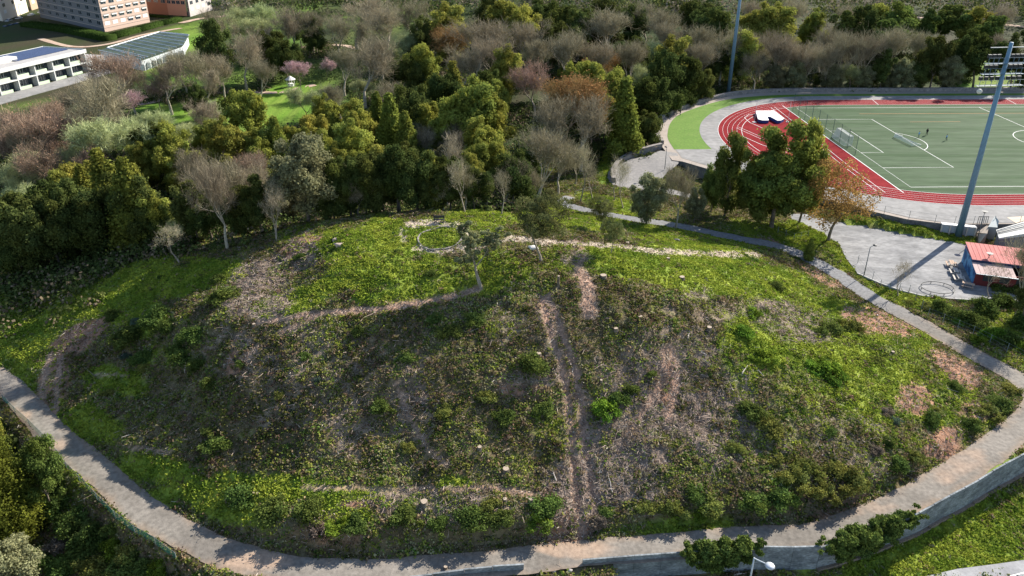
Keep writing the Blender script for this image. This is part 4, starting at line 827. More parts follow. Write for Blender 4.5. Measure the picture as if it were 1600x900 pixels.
# ------------------------------------------------------------------ sports equipment and people
def goal(name, u, v, fwd, label, Wg=7.32, H=2.44, tilt=0.0, dep=2.0):
    X, Y = PW(u, v); r = empty(name, (X, Y, .09), PTH + fwd); tag(r, label, 'goal', None); b = MB()
    b.tube([(0, -Wg / 2, 0), (0, -Wg / 2, H)], .06, 8).tube([(0, Wg / 2, 0), (0, Wg / 2, H)], .06, 8).tube([(0, -Wg / 2, H), (0, Wg / 2, H)], .06, 8); b.build('goal_frame', M_WHITE, r, smooth=True)
    s = MB()
    for y in (-Wg / 2, Wg / 2): s.tube([(0, y, H), (-.9, y, H), (-dep, y, .03), (0, y, .03)], .03, 5)
    s.tube([(-dep, -Wg / 2, .03), (-dep, Wg / 2, .03)], .03, 5); s.build('back_stay', M_WHITE, r)
    q = MB()
    q.quad((0, -Wg / 2, H), (0, Wg / 2, H), (-.9, Wg / 2, H), (-.9, -Wg / 2, H)).quad((-.9, -Wg / 2, H), (-.9, Wg / 2, H), (-dep, Wg / 2, .03), (-dep, -Wg / 2, .03))
    for y in (-Wg / 2, Wg / 2): q.quad((0, y, 0), (0, y, H), (-.9, y, H), (-dep, y, .03))
    q.build('net', M_NETW, r); r.rotation_euler.y = tilt; return r
goal('football_goal', c_, 0.1, 0, 'white football goal standing on the goal line behind the netting')
t = goal('portable_goal', 32.5, 17.2, .12, 'portable white goal tipped on its back by the penalty box line', dep=2.2); t.rotation_euler.y = -1.25; t.location.z += .2
def landing_mat():
    u0, u1, v0, v1 = 50, 59.3, -14.5, -8.8; X, Y = PW(54, -12); r = empty('landing_mat', (X, Y, .065)); tag(r, 'white-topped blue pole vault landing mat on the red surface', 'sports mat')
    def poly(pts): return [(PW(*q)[0] - X, PW(*q)[1] - Y) for q in pts]
    P = poly([(59.3,-14.2),(59.3,-9),(51,-9),(49.2,-10.6),(49.2,-11.6),(53,-12.2),(53,-13),(49.4,-13.8),(49.4,-15.6),(50.6,-16.4)])
    MB().prism(P, 0, .78).build('cushion', mat('blue_vinyl', (.025, .06, .22), .5), r); Q = [(x * 1.01, y * 1.01) for x, y in P]; MB().prism(Q, .785, .86).build('top_cover', M_WHITE, r)
    for u, v in ((50.5, -8), (50.4, -17.4)):
        X2, Y2 = PW(u, v); s = empty('pole_vault_stand', (X2, Y2, .065)); tag(s, 'thin white pole vault upright on the ' + ('right' if v > -10 else 'left') + ' side of the landing mat', 'sports stand', None)
        MB().tube([(0, 0, 0), (0, 0, 5.6)], .05, 6).build('upright', M_WHITE, s); MB().box(-.5, .5, -.3, .3, 0, .12).build('foot', M_WHITE, s)
landing_mat()
M_SKIN = mat('skin', (.45, .27, .19), .6)
def person(X, Y, Z, H, rz, top, legs, label, pose=0.0):
    k = H / 1.75; r = empty('person', (X, Y, Z), rz); tag(r, label, 'person')
    me = bpy.data.meshes.new('body'); J = [(0,0,.95),(0,0,1.2),(0,0,1.42),(0,.02,1.55),(0,.03,1.66),(.1,0,.92),(.13,.12*pose+.02,.5),(.14,.05-.2*pose,.08),(.15,.17-.2*pose,.03),(-.1,0,.92),(-.13,-.1*pose+.02,.5),(-.14,-.25*pose,.08),(-.15,.12-.25*pose,.03),(.19,0,1.38),(.27,-.08*pose,1.1),(.27,.12,.88),(-.19,0,1.38),(-.27,.08*pose,1.1),(-.27,.14,.88),(0,.04,1.74)]
    E_ = [(0,1),(1,2),(2,3),(3,4),(0,5),(5,6),(6,7),(7,8),(0,9),(9,10),(10,11),(11,12),(2,13),(13,14),(14,15),(2,16),(16,17),(17,18),(4,19)]
    me.from_pydata([tuple(c * k for c in j) for j in J], E_, []); o = obj('body', me, r); R_ = [.15,.15,.16,.06,.10,.10,.075,.05,.04,.10,.075,.05,.04,.07,.05,.035,.07,.05,.035,.08]
    sk = o.modifiers.new('skin', 'SKIN'); o.modifiers.new('sub', 'SUBSURF').levels = 1
    for i, v in enumerate(me.skin_vertices[0].data): v.radius = (R_[i] * k, R_[i] * k)
    me.skin_vertices[0].data[0].use_root = True
    dg = bpy.context.evaluated_depsgraph_get(); ev = bpy.data.meshes.new_from_object(o.evaluated_get(dg)); o.modifiers.clear(); o.data = ev
    ev.materials.clear()
    for m in (top, legs, M_SKIN): ev.materials.append(m)
    for p in ev.polygons: z = p.center.z / k; p.material_index = 2 if z > 1.5 else (1 if z < .95 and abs(p.center.x) < .22 * k else 0)
    MB().ball((0, .01 * k, 1.70 * k), .115 * k, n=8, k=5).build('hair', M_DARK, r, smooth=True)
    return r
M_CBLK = mat('black_cloth', (.015, .016, .02), .9); M_CBLUE = mat('light_blue_cloth', (.25, .45, .70), .9); M_CNAVY = mat('navy_cloth', (.02, .035, .09), .9)
person(*G(1446.5, 206.5, .09), .09, 1.85, 2.2, M_CBLK, M_CBLK, 'person in black standing on the pitch beside the tipped goal', .4)
person(*G(1434, 210, .09), .09, 1.6, .6, M_CBLUE, M_CNAVY, 'person in a light blue top right against the tipped goal', .6)
person(*G(1477, 214.5, .09), .09, 1.6, 1.4, M_CBLUE, M_CNAVY, 'person in light blue and navy alone on the pitch right of the others', 1)
person(*G(1061, 178, .0), .02, 1.75, .6, M_CBLK, M_CNAVY, 'person in dark clothes walking on the curved terrace walk', .8)

# ------------------------------------------------------------------ kiosk, tables, grandstand
M_ROOFR = mat('red_sheet_roof', (.42, .10, .09), .8, noise=.15, scale=.8, base2=(.48, .17, .15), stretch=(6, .4, 1)); M_ROOFP = mat('pale_pink_roof', (.46, .33, .31), .8, noise=.1, scale=.8)
M_REDWALL = mat('dark_red_wall', (.16, .03, .03), .8, noise=.3, scale=2); M_MURAL = mat('blue_mural', (.02, .09, .24), .7, noise=.3, scale=.7, base2=(.12, .34, .58), ramp=(.42, .58), detail=3)
def kiosk():
    z0 = -2.0
    A = Vector((*G(1520, 440, z0), 0)); Bc = Vector((*G(1502, 404, z0), 0)); d = (Bc - A); Ld = d.length; d.normalize(); e_ = Vector((d.y, -d.x, 0)); rz = math.atan2(e_.y, e_.x)
    r = empty('kiosk', (A.x, A.y, z0), rz); tag(r, 'small kiosk with a faded red sheet roof and a blue mural on its side wall', 'kiosk'); Wk = 9.6; D = Ld; zl, zh, zb = 2.5, 3.2, 3.7; D1 = D * .36
    b = MB()
    b.add([(0, 0, 0), (0, D, 0), (0, D, zb), (0, D1, zh), (0, D1, zl + .25), (0, 0, zl)], [(0, 5, 4, 3, 2, 1)]); b.build('mural_wall', M_MURAL, r)
    w_ = MB(); w_.box(.02, Wk, .0, .12, 0, zl).box(.02, Wk, D - .12, D, 0, zb).box(Wk - .12, Wk, .13, D - .13, 0, zh - .05); w_.build('walls', M_REDWALL, r)
    rr = MB()
    for i in range(14):
        x0 = -.15 + (Wk + .3) * i / 14; x1 = x0 + (Wk + .3) / 14 - .05
        rr.add([(x0, D1 - .15, zh), (x1, D1 - .15, zh), (x1, D + .2, zb + .05), (x0, D + .2, zb + .05), (x0, D1 - .15, zh + .07), (x1, D1 - .15, zh + .07), (x1, D + .2, zb + .12), (x0, D + .2, zb + .12)], [(0,3,2,1),(4,5,6,7),(0,1,5,4),(1,2,6,5),(2,3,7,6),(3,0,4,7)])
    rr.box(-.1, Wk + .1, D1 - .1, D + .1, zh - .12, zh - .04); rr.build('roof', M_ROOFR, r)
    fa = MB(); fa.box(-.15, Wk + .15, D1 - .22, D1 - .16, zh - .45, zh + .05); fa.build('fascia', M_CNAVY, r)
    rl = MB()
    for i in range(8):
        x0 = -.15 + (Wk * .62) * i / 8; x1 = x0 + Wk * .62 / 8 - .05
        rl.add([(x0, -.5, zl - .1), (x1, -.5, zl - .1), (x1, D1 - .23, zl + .3), (x0, D1 - .23, zl + .3), (x0, -.5, zl - .04), (x1, -.5, zl - .04), (x1, D1 - .23, zl + .36), (x0, D1 - .23, zl + .36)], [(0,3,2,1),(4,5,6,7),(0,1,5,4),(1,2,6,5),(2,3,7,6),(3,0,4,7)])
    rl.build('awning_roof', M_ROOFP, r)
    for i in range(3): MB().box(1.2 + 2.4 * i, 2.6 + 2.4 * i, -.04, -.01, 1.0, 2.0).build('window', M_DARK, r)
    MB().box(8.1, 9.0, -.05, -.01, 0, 2.05).build('door', M_GALV, r); MB().tube([(-.1, -.6, 2.36), (6, -.6, 2.36)], .07, 6).build('gutter', M_GALV, r)
    MB().tube([(7.8, D * .8, zb), (7.8, D * .8, zb + .7)], .22, 8).build('chimney', M_DARK, r)
    MB().box(Wk + .15, Wk + 2.6, .4, D * .7, 0, 2.1).build('side_store', mat('grey_green_boards', (.14, .2, .2), .8, noise=.2, scale=2), r)
    return r, A, d, e_
kk, KA, Kd, Ke = kiosk()
M_WOODP = mat('bleached_wood', (.42, .30, .22), .85, noise=.2, scale=3); M_WOODG = mat('grey_wood', (.50, .45, .40), .85, noise=.15, scale=3)
def picnic(X, Y, rz, label, m):
    r = empty('picnic_table', (X, Y, -1.93), rz); tag(r, label, 'picnic table', 'picnic tables beside the kiosk')
    MB().box(-.9, .9, -.36, -.02, .72, .76).box(-.9, .9, .02, .36, .72, .76).build('table_top', m, r)
    for y in (-.75, .75): MB().box(-.9, .9, y - .13, y + .13, .43, .47).build('bench_seat', m, r)
    for x in (-.65, .65):
        b = MB(); b.tube([(x, -.6, 0), (x, -.2, .72)], .05, 4).tube([(x, .6, 0), (x, .2, .72)], .05, 4).box(x - .03, x + .03, -.85, .85, .37, .43); b.build('leg_frame', m, r)
for i, (px, py, m, w_) in enumerate([(1487,408,M_WOODP,'brown picnic table farthest from the camera beside the kiosk'),(1493,420,M_WOODG,'pale picnic table in the middle of the row beside the kiosk'),(1499,430,M_WOODG,'picnic table nearest the mural corner of the kiosk'),(1513,441,M_WOODP,'picnic table half in shade in front of the kiosk corner')]):
    X, Y = G(px, py, -1.6); picnic(X, Y, math.atan2(Kd.y, Kd.x) + (1.3 if i == 3 else 0), w_, m)
def ring_rail():
    X, Y = G(1465, 447, -1.9); r = empty('ring_rail', (X, Y, -1.93)); tag(r, 'low round black metal rail standing on the near part of the yard', 'rail'); R = 2.6
    P = [(R * math.cos(t), R * math.sin(t) * .8, .35) for t in np.linspace(0, 2 * math.pi, 25)]; MB().tube(P, .06, 6, cap=False).build('rail', M_DARK, r)
    for i in range(0, 24, 3): MB().tube([(P[i][0], P[i][1], 0), P[i]], .05, 5).build('leg', M_DARK, r)
ring_rail()
def dugout():
    A = Vector((*G(1469, 361.5, -2.), 0)); Bb = Vector((*G(1522, 366.5, -2.), 0)); d = Bb - A; L = d.length; r = empty('white_shelter', (A.x, A.y, -2.05), math.atan2(d.y, d.x)); tag(r, 'long low pale wall-like shelter with a white top edge behind the mast', 'shelter')
    M_SH = mat('pale_panel', (.40, .47, .50), .8, noise=.12, scale=1)
    MB().box(0, L, .3, .9, 0, 1.95).build('panel_wall', M_SH, r); MB().box(-.05, L + .05, .15, 1.15, 1.955, 2.12).build('top_edge', M_WHITE, r)
    for i in range(5): x = L * i / 4; MB().box(x - .12, x + .12, .05, .29, 0, 1.9).build('pier', mat('cream_pier', (.6, .57, .5), .8), r)
dugout()
def grandstand():
    P = [(1557,351.5),(1606,338.5),(1660,340),(1640,357),(1561,366.5)]; h = 1.6; Q = [G(a, b_, h) for a, b_ in P]; X, Y = Q[0]; r = empty('grandstand', (X, Y, -2)); tag(r, 'low stand building with a pale ribbed sloping roof at the right edge', 'building')
    Q = [(x - X, y - Y) for x, y in Q]; cx = sum(q[0] for q in Q) / 5; cy = sum(q[1] for q in Q) / 5
    MB().prism([((x - cx) * .94 + cx, (y - cy) * .94 + cy) for x, y in Q], 0, 3.3).build('wall', M_DKWALL, r)
    MB().prism(Q, 3.35, [3.6, 4.2, 4.2, 3.6, 3.3]).build('roof', mat('ribbed_roof', (.42, .43, .42), .6, noise=.06, scale=.5), r)
    a0, a1 = Vector((*Q[4], 3.33)), Vector((*Q[0], 3.63)); b0, b1 = Vector((*Q[3], 3.63)), Vector((*Q[1], 4.23)); m = MB()
    for i in range(1, 9):
        t = i / 9; p = a0.lerp(a1, t); q = b0.lerp(b1, t); p.z += .03; q.z += .03; m.tube([p, q], .07, 4)
    m.build('roof_ribs', M_DARK, r)
grandstand()
def stair():
    r = empty('stair_block', (*G(1527, 368, -2), -2)); tag(r, 'beige concrete stair block climbing to the terrace beside the stand', 'stairs'); o = r.location; b = MB(); g = lambda a, c, h: tuple(np.array(G(a, c, h)) - np.array([o.x, o.y]))
    b.prism([g(1523,360,-2), g(1524,345,0), g(1541,345,0), g(1543,356,-1), g(1538,376,-2), g(1530,378,-2)], 0, [.6, 2.15, 2.15, 1.7, .3, .3]); b.build('steps', mat('beige_concrete', (.50, .41, .33), .9, noise=.1, scale=1), r)
    l = MB()
    for k in range(6): p = g(1526 + 3 * k, 347, 0); l.tube([(*p, 2.1), (*p, 3.9)], .05, 5)
    l.tube([(*g(1526,347,0), 3.8), (*g(1541,347,0), 3.8)], .05, 5); l.build('gate_bars', M_DARK, r)
    s = MB(); s.prism([g(1543,352,0), g(1552,341,0), g(1558,349,0), g(1554,366,-1.5)], 0, [2.6, 3.2, 3.2, 2.4]); s.build('side_wall', mat('glass_grey', (.32, .36, .36), .5), r)
stair()
# ------------------------------------------------------------------ bench, grass circle
X, Y, Z = at(686, 348); r = empty('park_bench', (X, Y, Z), .05); tag(r, 'dark park bench behind the grass circle on the mound', 'bench')
MB().box(-.8, .8, -.2, .2, .42, .47).build('seat', M_DARK, r); MB().box(-.8, .8, .2, .25, .6, .95).build('backrest', M_DARK, r)
for x in (-.65, .65): MB().box(x - .04, x + .04, -.2, .25, -.1, .42).box(x - .04, x + .04, .2, .24, .42, .9).build('leg', M_DARK, r)
X, Y, Z = at(688, 372); b = MB(); R = 3.0; nn = 40; vs = []
for i in range(nn):
    t = 2 * math.pi * i / nn
    for rr, dz in ((R, -.2), (R, .16), (R + .2, .16), (R + .2, -.2)): x, y = rr * math.cos(t), rr * math.sin(t); vs.append((x, y, float(tz(X + x, Y + y)) - Z + dz))
b.add(vs, [(i * 4 + k, (i * 4 + 4 + k) % (nn * 4), (i * 4 + 4 + (k + 1) % 4) % (nn * 4), i * 4 + (k + 1) % 4) for i in range(nn) for k in range(4)])
o = b.build('stone_ring', M_STONE, None, (X, Y, Z)); tag(o, 'grey stone kerb ring round the circle of grass on the mound top', 'kerb ring')
CIRC = (X, Y)
# ------------------------------------------------------------------ school, glass roof, apartments
M_WHWALL = mat('white_render', (.62, .63, .60), .85, noise=.08, scale=.3); M_GLASS = mat('dark_window', (.03, .045, .06), .12, spec=.7, noise=.3, scale=.6); M_MINT = mat('mint_panel', (.55, .68, .48), .8, noise=.08, scale=1)
M_RECESS = mat('recess_wall', (.34, .36, .34), .9); M_PV = mat('solar_panel', (.035, .045, .10), .25, spec=.6, noise=.2, scale=.4); M_ROOFG = mat('grey_roof', (.34, .33, .32), .9, noise=.15, scale=.4, base2=(.42, .40, .38))
def frame_from(p0, p1):
    A = Vector((*G(*p0, 0), 0)); B_ = Vector((*G(*p1, 0), 0)); d = B_ - A; return A, d.length, math.atan2(d.y, d.x)
def school():
    A = Vector((*G(21, 109, 7.9), 0)); d_ = Vector((*G(129, 83, 7.9), 0)) - A; L = d_.length; rz = math.atan2(d_.y, d_.x); r = empty('school_building', (A.x, A.y, 0), rz); tag(r, 'long white two-storey school block with mint panels and solar panels on its roof', 'building')
    bay = L / 4.0; n0 = -6; x0 = n0 * bay; D = 17.; H = 7.9
    MB().box(x0, L, 2.2, D, -1, H - .35).build('wall', M_RECESS, r)
    rf = MB().box(x0 - .5, L + .3, -.5, D + .5, H - .35, H).build('roof', M_ROOFG, r)
    tr = MB(); tr.box(x0 - .55, L + .35, -.62, -.5, H - .9, H + .35).box(x0 - .5, L + .3, D + .5, D + .6, H - .4, H + .35).box(L + .3, L + .4, -.5, D + .5, H - .4, H + .35); tr.build('cornice', M_WHWALL, rf)
    f = MB()
    for k in range(n0, 5): f.box(k * bay - .17, k * bay + .17, 0, 2.2, -1, H - .9)
    f.box(x0, L, -.02, 2.2, 3.5, 3.85).box(x0, L, -.02, 2.2, -.6, .1); f.build('frame', M_WHWALL, r)
    for k in range(n0, 4):
        for z in (.1, 3.85):
            x = k * bay; w = MB(); w.box(x + .35, x + bay * .72, 2.06, 2.19, z + 1.1, z + 3.0, 0)
            for q in range(1, 5): xx = x + .35 + (bay * .72 - .35) * q / 5; w.box(xx - .05, xx + .05, 2.0, 2.05, z + 1.1, z + 3.0, 1)
            w.box(x + bay * .74, x + bay - .35, 2.06, 2.19, z, z + 2.6, 0)
            wo = w.build('window', [M_GLASS, M_WHWALL], r)
            MB().box(x + .18, x + bay * .62, .05, .3, z, z + 1.15).build('balcony_panel', M_MINT, r)
    for j in range(6):
        y0 = 5.5 + j * 1.9; pv = MB()
        for q in range(24):
            xa = L - 22 + q * .95
            if xa + .9 < L - 1: pv.add([(xa, y0, H + .12), (xa + .9, y0, H + .12), (xa + .9, y0 + 1.6, H + .38), (xa, y0 + 1.6, H + .38), (xa, y0, H + .08), (xa + .9, y0, H + .08), (xa + .9, y0 + 1.6, H + .34), (xa, y0 + 1.6, H + .34)], [(0,1,2,3),(7,6,5,4),(0,4,5,1),(2,6,7,3),(1,5,6,2),(3,7,4,0)])
        pv.build('solar_array', M_PV, rf)
    MB().box(x0, L - 26, 6.5, 8.5, H + .02, H + 1.3).box(L - 27, L - 20, 7, 11, H + .02, H + 1.2).build('roof_duct', M_WHWALL, rf)
    MB().box(x0, L - 17, D + .8, D + 3.0, -1, H + 1.2).build('rear_parapet', M_WHWALL, r)
    MB().box(x0, L - 20, D + 3.2, D + 24, -1, H - 1.0).build('rear_wing', M_ROOFG, r)
    for i, xx in enumerate((L - 34, L - 44)): MB().box(xx, xx + 1.6, D + 8, D + 9.6, H - .9, H + 1.6).build('roof_vent', M_DARK, rf)
    for i in range(3): MB().box(x0, L - 24, D + 6 + 5 * i, D + 6.5 + 5 * i, H - .95, H - .3).build('roof_upstand', M_WHWALL, rf)
    # lower end wing
    MB().box(L + .5, L + 9, 1, 12, -1, 4.0).build('end_wing', M_WHWALL, r); MB().box(L + .45, L + 9.2, .8, 12.2, 4.05, 4.4).build('end_wing_roof', M_ROOFG, r)
    t_ = MB().box(x0, L + 6, -9, -.7, -1.2, .04).build('forecourt', M_GREY, None, (A.x, A.y, .5)); t_.rotation_euler = (0, 0, rz); tag(t_, kind='structure')
school()
def poly_building(name, corners, h, label, roofm, wallm, parapet=None):
    """corners: photo pixels of the roof corners, h: height of the roof"""
    Q = [G(a, b_, h) for a, b_ in corners]; X, Y = Q[0]; r = empty(name, (X, Y, 0)); tag(r, label, 'building'); Q = [(x - X, y - Y) for x, y in Q]; return r, Q
def glassroof():
    h = 4.5; r, Q = poly_building('striped_roof_building', [(152,83),(166,79),(247,54),(293,58),(284,74),(218,97)], h, 'low building under a dark green roof crossed by white bars', None, None)
    c = np.mean(Q, 0); MB().prism([((x - c[0]) * .97 + c[0], (y - c[1]) * .97 + c[1]) for x, y in Q], -1, h - .3).build('wall', mat('grey_white_wall', (.50, .54, .56), .8, noise=.2, scale=.3), r)
    rf = MB().prism(Q, h - .28, h).build('roof', mat('dark_green_roof', (.035, .055, .045), .9, noise=.3, scale=.15, base2=(.06, .085, .07), spec=.1), r)
    e = lambda i: Vector((*Q[i], h + .05))
    L = [(e(0), e(5)), (e(0).lerp(e(1), .9), e(5).lerp(e(4), .08))]; left = [e(1).lerp(e(2), t) for t in np.linspace(0, .98, 9)]; right = [e(5).lerp(e(4), .16 + .84 * t) for t in np.linspace(0, 1, 6)] + [e(4).lerp(e(3), t) for t in (.3, .6, .9)]
    for a, b_ in L + list(zip(left, right)): MB().tube([a, b_], .17, 4).build('roof_bar', M_WHITE, rf)
    MB().tube([e(1), e(2), e(3)], .25, 4).build('edge_bar', M_WHITE, rf)
    for t in np.linspace(.05, .95, 8): p = e(5).lerp(e(4), t); q = (p - Vector((c[0], c[1], h))).normalized() * .35; MB().box(p.x + q.x - .7, p.x + q.x + .7, p.y + q.y - 1.2, p.y + q.y - .9, .6, 2.8).build('window', M_WHITE, r)
glassroof()
def block(name, pA, pB, pC, H, label, mA, mB, storeys, nA, nB, z0=0, sh=3.0, first=1, wm=None, awn=True, band=None):
    """pA-pB left face foot, pB-pC right face foot (photo pixels)"""
    A, B_, C = [Vector((*G(*p, z0), 0)) for p in (pA, pB, pC)]; D_ = A + (C - B_); r = empty(name, (B_.x, B_.y, z0)); tag(r, label, 'apartment building', None)
    q = [(v.x - B_.x, v.y - B_.y) for v in (A, B_, C, D_)]
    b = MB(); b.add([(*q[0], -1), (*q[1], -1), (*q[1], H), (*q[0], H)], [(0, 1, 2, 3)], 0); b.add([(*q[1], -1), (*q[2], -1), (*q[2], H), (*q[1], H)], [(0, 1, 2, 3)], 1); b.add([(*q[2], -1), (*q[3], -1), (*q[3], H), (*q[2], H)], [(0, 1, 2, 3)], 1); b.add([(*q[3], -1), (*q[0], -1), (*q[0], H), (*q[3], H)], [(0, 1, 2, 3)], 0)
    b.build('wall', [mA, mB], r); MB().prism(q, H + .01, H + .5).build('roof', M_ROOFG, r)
    for (a, c, n, side) in ((q[0], q[1], nA, 0), (q[1], q[2], nB, 1)):
        a = Vector((*a, 0)); c = Vector((*c, 0)); d = (c - a); L = d.length; d.normalize(); nn = Vector((d.y, -d.x, 0))
        for s in range(first, storeys):
            z = s * sh + 1.0
            if band: p0 = a + nn * .02; p1 = c + nn * .02; bb = MB(); bb.prism([((p0).x, p0.y), (p1.x, p1.y), ((p1 + nn * .12).x, (p1 + nn * .12).y), ((p0 + nn * .12).x, (p0 + nn * .12).y)], z - 1.12, z - .95); bb.build('string_course', band, r)
            for k in range(n):
                x = L * (k + .5) / n; ww = min(1.5, L / n * .36); p = a + d * x
                def bx(x0, x1, o0, o1, z0_, z1_, m):
                    pp = [p + d * x0 + nn * o0, p + d * x1 + nn * o0, p + d * x1 + nn * o1, p + d * x0 + nn * o1]; pf = [p + d * (x0 - .1) + nn * (o0 - .008), p + d * (x1 + .1) + nn * (o0 - .008), p + d * (x1 + .1) + nn * (o1 - .03), p + d * (x0 - .1) + nn * (o1 - .03)]; mb_ = MB().prism([(v.x, v.y) for v in pp], z0_, z1_, 0)
                    if m is M_GLASS: mb_.prism([(v.x, v.y) for v in pf], z0_ - .1, z1_ + .1, 1); cpt = p + d * (x0 + x1) / 2; mb_.prism([((cpt + d * s1 + nn * s2).x, (cpt + d * s1 + nn * s2).y) for s1, s2 in ((-.05, o1 + .005), (.05, o1 + .005), (.05, o1 + .03), (-.05, o1 + .03))], z0_, z1_, 1)
                    return mb_.build('window' if m is not M_WHITE else 'shutter', [m, M_WFR], r)
                hh = random.Random(k * 7 + s * 13 + side).random(); w_ = bx(-ww, ww, .01, .06, z - .1, z + 1.45, M_WHITE if (hh < .22 and side) else M_GLASS)
                if hh > .35 and side and awn: o_ = bx(-ww, ww, .07, .35, z + .85, z + 1.3, wm or M_WHITE)
    return r
M_WFR = mat('window_frame', (.38, .36, .34), .8); M_BEIGE = mat('beige_cladding', (.50, .37, .30), .85, noise=.08, scale=.4); M_SHADEB = mat('shaded_cladding', (.17, .165, .17), .85, noise=.1, scale=.4); M_BRICK = mat('orange_brick', (.50, .27, .19), .85, noise=.1, scale=.8); M_BRICKSH = mat('shaded_brick', (.36, .17, .11), .85, noise=.1, scale=.8)  # dark grey cladding and browner brick: left-face shade put into the colour
block('apartment_block', (62, 36), (163, 59), (233, 43), 30, 'beige apartment block with rows of windows behind the clipped hedge', M_SHADEB, M_BEIGE, 7, 8, 6, band=mat('pale_band', (.5, .4, .34), .9))  # left face darkened in its cladding colour to read as shaded
block('brick_apartment_block', (229, 28), (262, 31), (291, 33), 30, 'orange brick apartment block with small windows', M_BRICKSH, M_BRICK, 7, 3, 4, first=2, awn=False)  # left face is the same orange brick, its shade painted in as brown
block('grey_apartment_block', (293, 33), (296, 34), (330, 22), 24, 'pale grey building at the end of the apartment row', M_SHADEB, mat('grey_render', (.46, .42, .40), .9), 5, 1, 4, first=1, awn=False)
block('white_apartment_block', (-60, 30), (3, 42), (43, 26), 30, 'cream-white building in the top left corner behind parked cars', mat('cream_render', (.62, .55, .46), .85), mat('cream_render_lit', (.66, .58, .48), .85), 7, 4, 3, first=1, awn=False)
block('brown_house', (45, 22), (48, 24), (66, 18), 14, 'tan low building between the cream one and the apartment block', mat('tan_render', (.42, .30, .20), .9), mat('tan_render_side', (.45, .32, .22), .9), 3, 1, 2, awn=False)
# street up there and its cars
sheet('town_street', [G(*q, .0) for q in [(-80,66),(0,44),(40,33),(66,25),(66,31),(40,46),(30,58),(-10,70),(-80,88)]], .25, M_PAVE)
M_CW = mat('white_car_paint', (.75, .75, .74), .3, spec=.6); M_CN = mat('navy_car_paint', (.02, .04, .10), .25, spec=.7); M_TYRE = mat('tyre_rubber', (.02, .02, .02), .9); M_CG = mat('grey_car_paint', (.3, .31, .33), .3, spec=.6)
def car(px, py, rz, m, label):
    X, Y = G(px, py, .3); r = empty('parked_car', (X, Y, .27), rz); tag(r, label, 'car', 'cars parked in the town street')
    b = MB(); P = [(-2.1,.35),(-2.15,.75),(-1.6,.92),(-1.0,1.42),(.7,1.45),(1.25,.95),(2.0,.8),(2.12,.4)]
    vs = [(x, -.85, z) for x, z in P] + [(x, .85, z) for x, z in P]; vs = [(x, y * (.82 if z > 1.2 else 1), z) for x, y, z in vs]; n = len(P)
    b.add(vs, [tuple(range(n)), tuple(range(2 * n - 1, n - 1, -1))] + [(i, n + i, n + (i + 1) % n, (i + 1) % n) for i in range(n)]); b.build('body', m, r)
    g = MB(); g.add([(-1.5,-.87,.95),(-1.0,-.74,1.36),(.66,-.74,1.38),(1.15,-.87,.97)], [(0,1,2,3)]).add([(-1.5,.87,.95),(-1.0,.74,1.36),(.66,.74,1.38),(1.15,.87,.97)], [(3,2,1,0)]).add([(.74,-.68,1.44),(.74,.68,1.44),(1.27,.78,.97),(1.27,-.78,.97)], [(3,2,1,0)]).add([(-1.62,-.78,.95),(-1.62,.78,.95),(-1.03,.68,1.43),(-1.03,-.68,1.43)], [(3,2,1,0)])
    for p_ in range(len(g.v)): x, y, z = g.v[p_]; g.v[p_] = (x * 1.012, y * 1.012, z + .012)
    g.build('windows', M_GLASS, r)
    for x in (-1.35, 1.35):
        for y in (-.82, .82): MB().tube([(x, y - .1, .32), (x, y + .1, .32)], .32, 10).build('wheel', M_TYRE, r)
ang = math.atan2(G(40,33)[1] - G(0,44)[1], G(40,33)[0] - G(0,44)[0])
for px, py, m, lab in [(12,40,M_CW,'white car parked leftmost in the row in front of the cream building'),(28,36,M_CW,'white car parked second in the row in front of the cream building'),(47,30.5,M_CW,'white car parked nearest the corner of the beige apartment block'),(8,50,M_CN,'dark blue car in the shade, leftmost of the three dark ones'),(17,47.5,M_CN,'dark blue car in the shade, middle of the three dark ones'),(26,45.5,M_CN,'dark blue car in the shade nearest the hedge'),(62,26,M_CG,'pale car half hidden by the corner of the beige apartment block')]: car(px, py, ang, m, lab)
lamp((*G(33, 41, .2), .2), 8.5, 'tall dark street lamp before the cream building', size=1.3); 
# hedges
def hedge(pts, w, h, label, m, seed=1, lf=.35, dens=26):
    rng = np.random.RandomState(seed); P = [Vector((*G(a, b_, .0), 0)) for a, b_ in pts]; g = Geo(); VS = []; NS = []
    for a, c in zip(P[:-1], P[1:]):
        d = c - a; L = d.length; n = int(L * (w + 2 * h) * dens / 10); d.normalize(); nn = Vector((d.y, -d.x, 0)); s = rng.uniform(0, L, n); f = rng.uniform(-1, 1, n) * (w / 2 + h)
        off = np.clip(f, -w / 2, w / 2); z = np.where(np.abs(f) > w / 2, h - (np.abs(f) - w / 2), h) + rng.normal(size=n) * .12
        VS.append(np.stack([a.x + d.x * s + nn.x * off, a.y + d.y * s + nn.y * off, z], 1)); NS.append(np.stack([nn.x * np.sign(f) * (np.abs(f) > w / 2), nn.y * np.sign(f) * (np.abs(f) > w / 2), (np.abs(f) <= w / 2) * 1.0], 1) + rng.normal(size=(n, 3)) * .5)
        q = [a - nn * w * .44, c - nn * w * .44, c + nn * w * .44, a + nn * w * .44]; V = np.array([[v.x, v.y, zz] for zz in (-.5, h * .93) for v in q]); g.add(V, np.array([[0,1,5,4],[1,2,6,5],[2,3,7,6],[3,0,4,7],[4,5,6,7]]), (.7, .7, .7))
    V, Fq = quads(rng, np.concatenate(VS), np.concatenate(NS), lf * rng.uniform(.6, 1.3, sum(map(len, VS)))); g.add(V, Fq, np.repeat(np.clip(1 + .2 * rng.normal(size=(len(V) // 4, 1)) * np.ones((1, 3)), .4, 1.8), 4, 0))
    return tag(obj('hedge', g.mesh('hedge', m)), label, 'hedge')
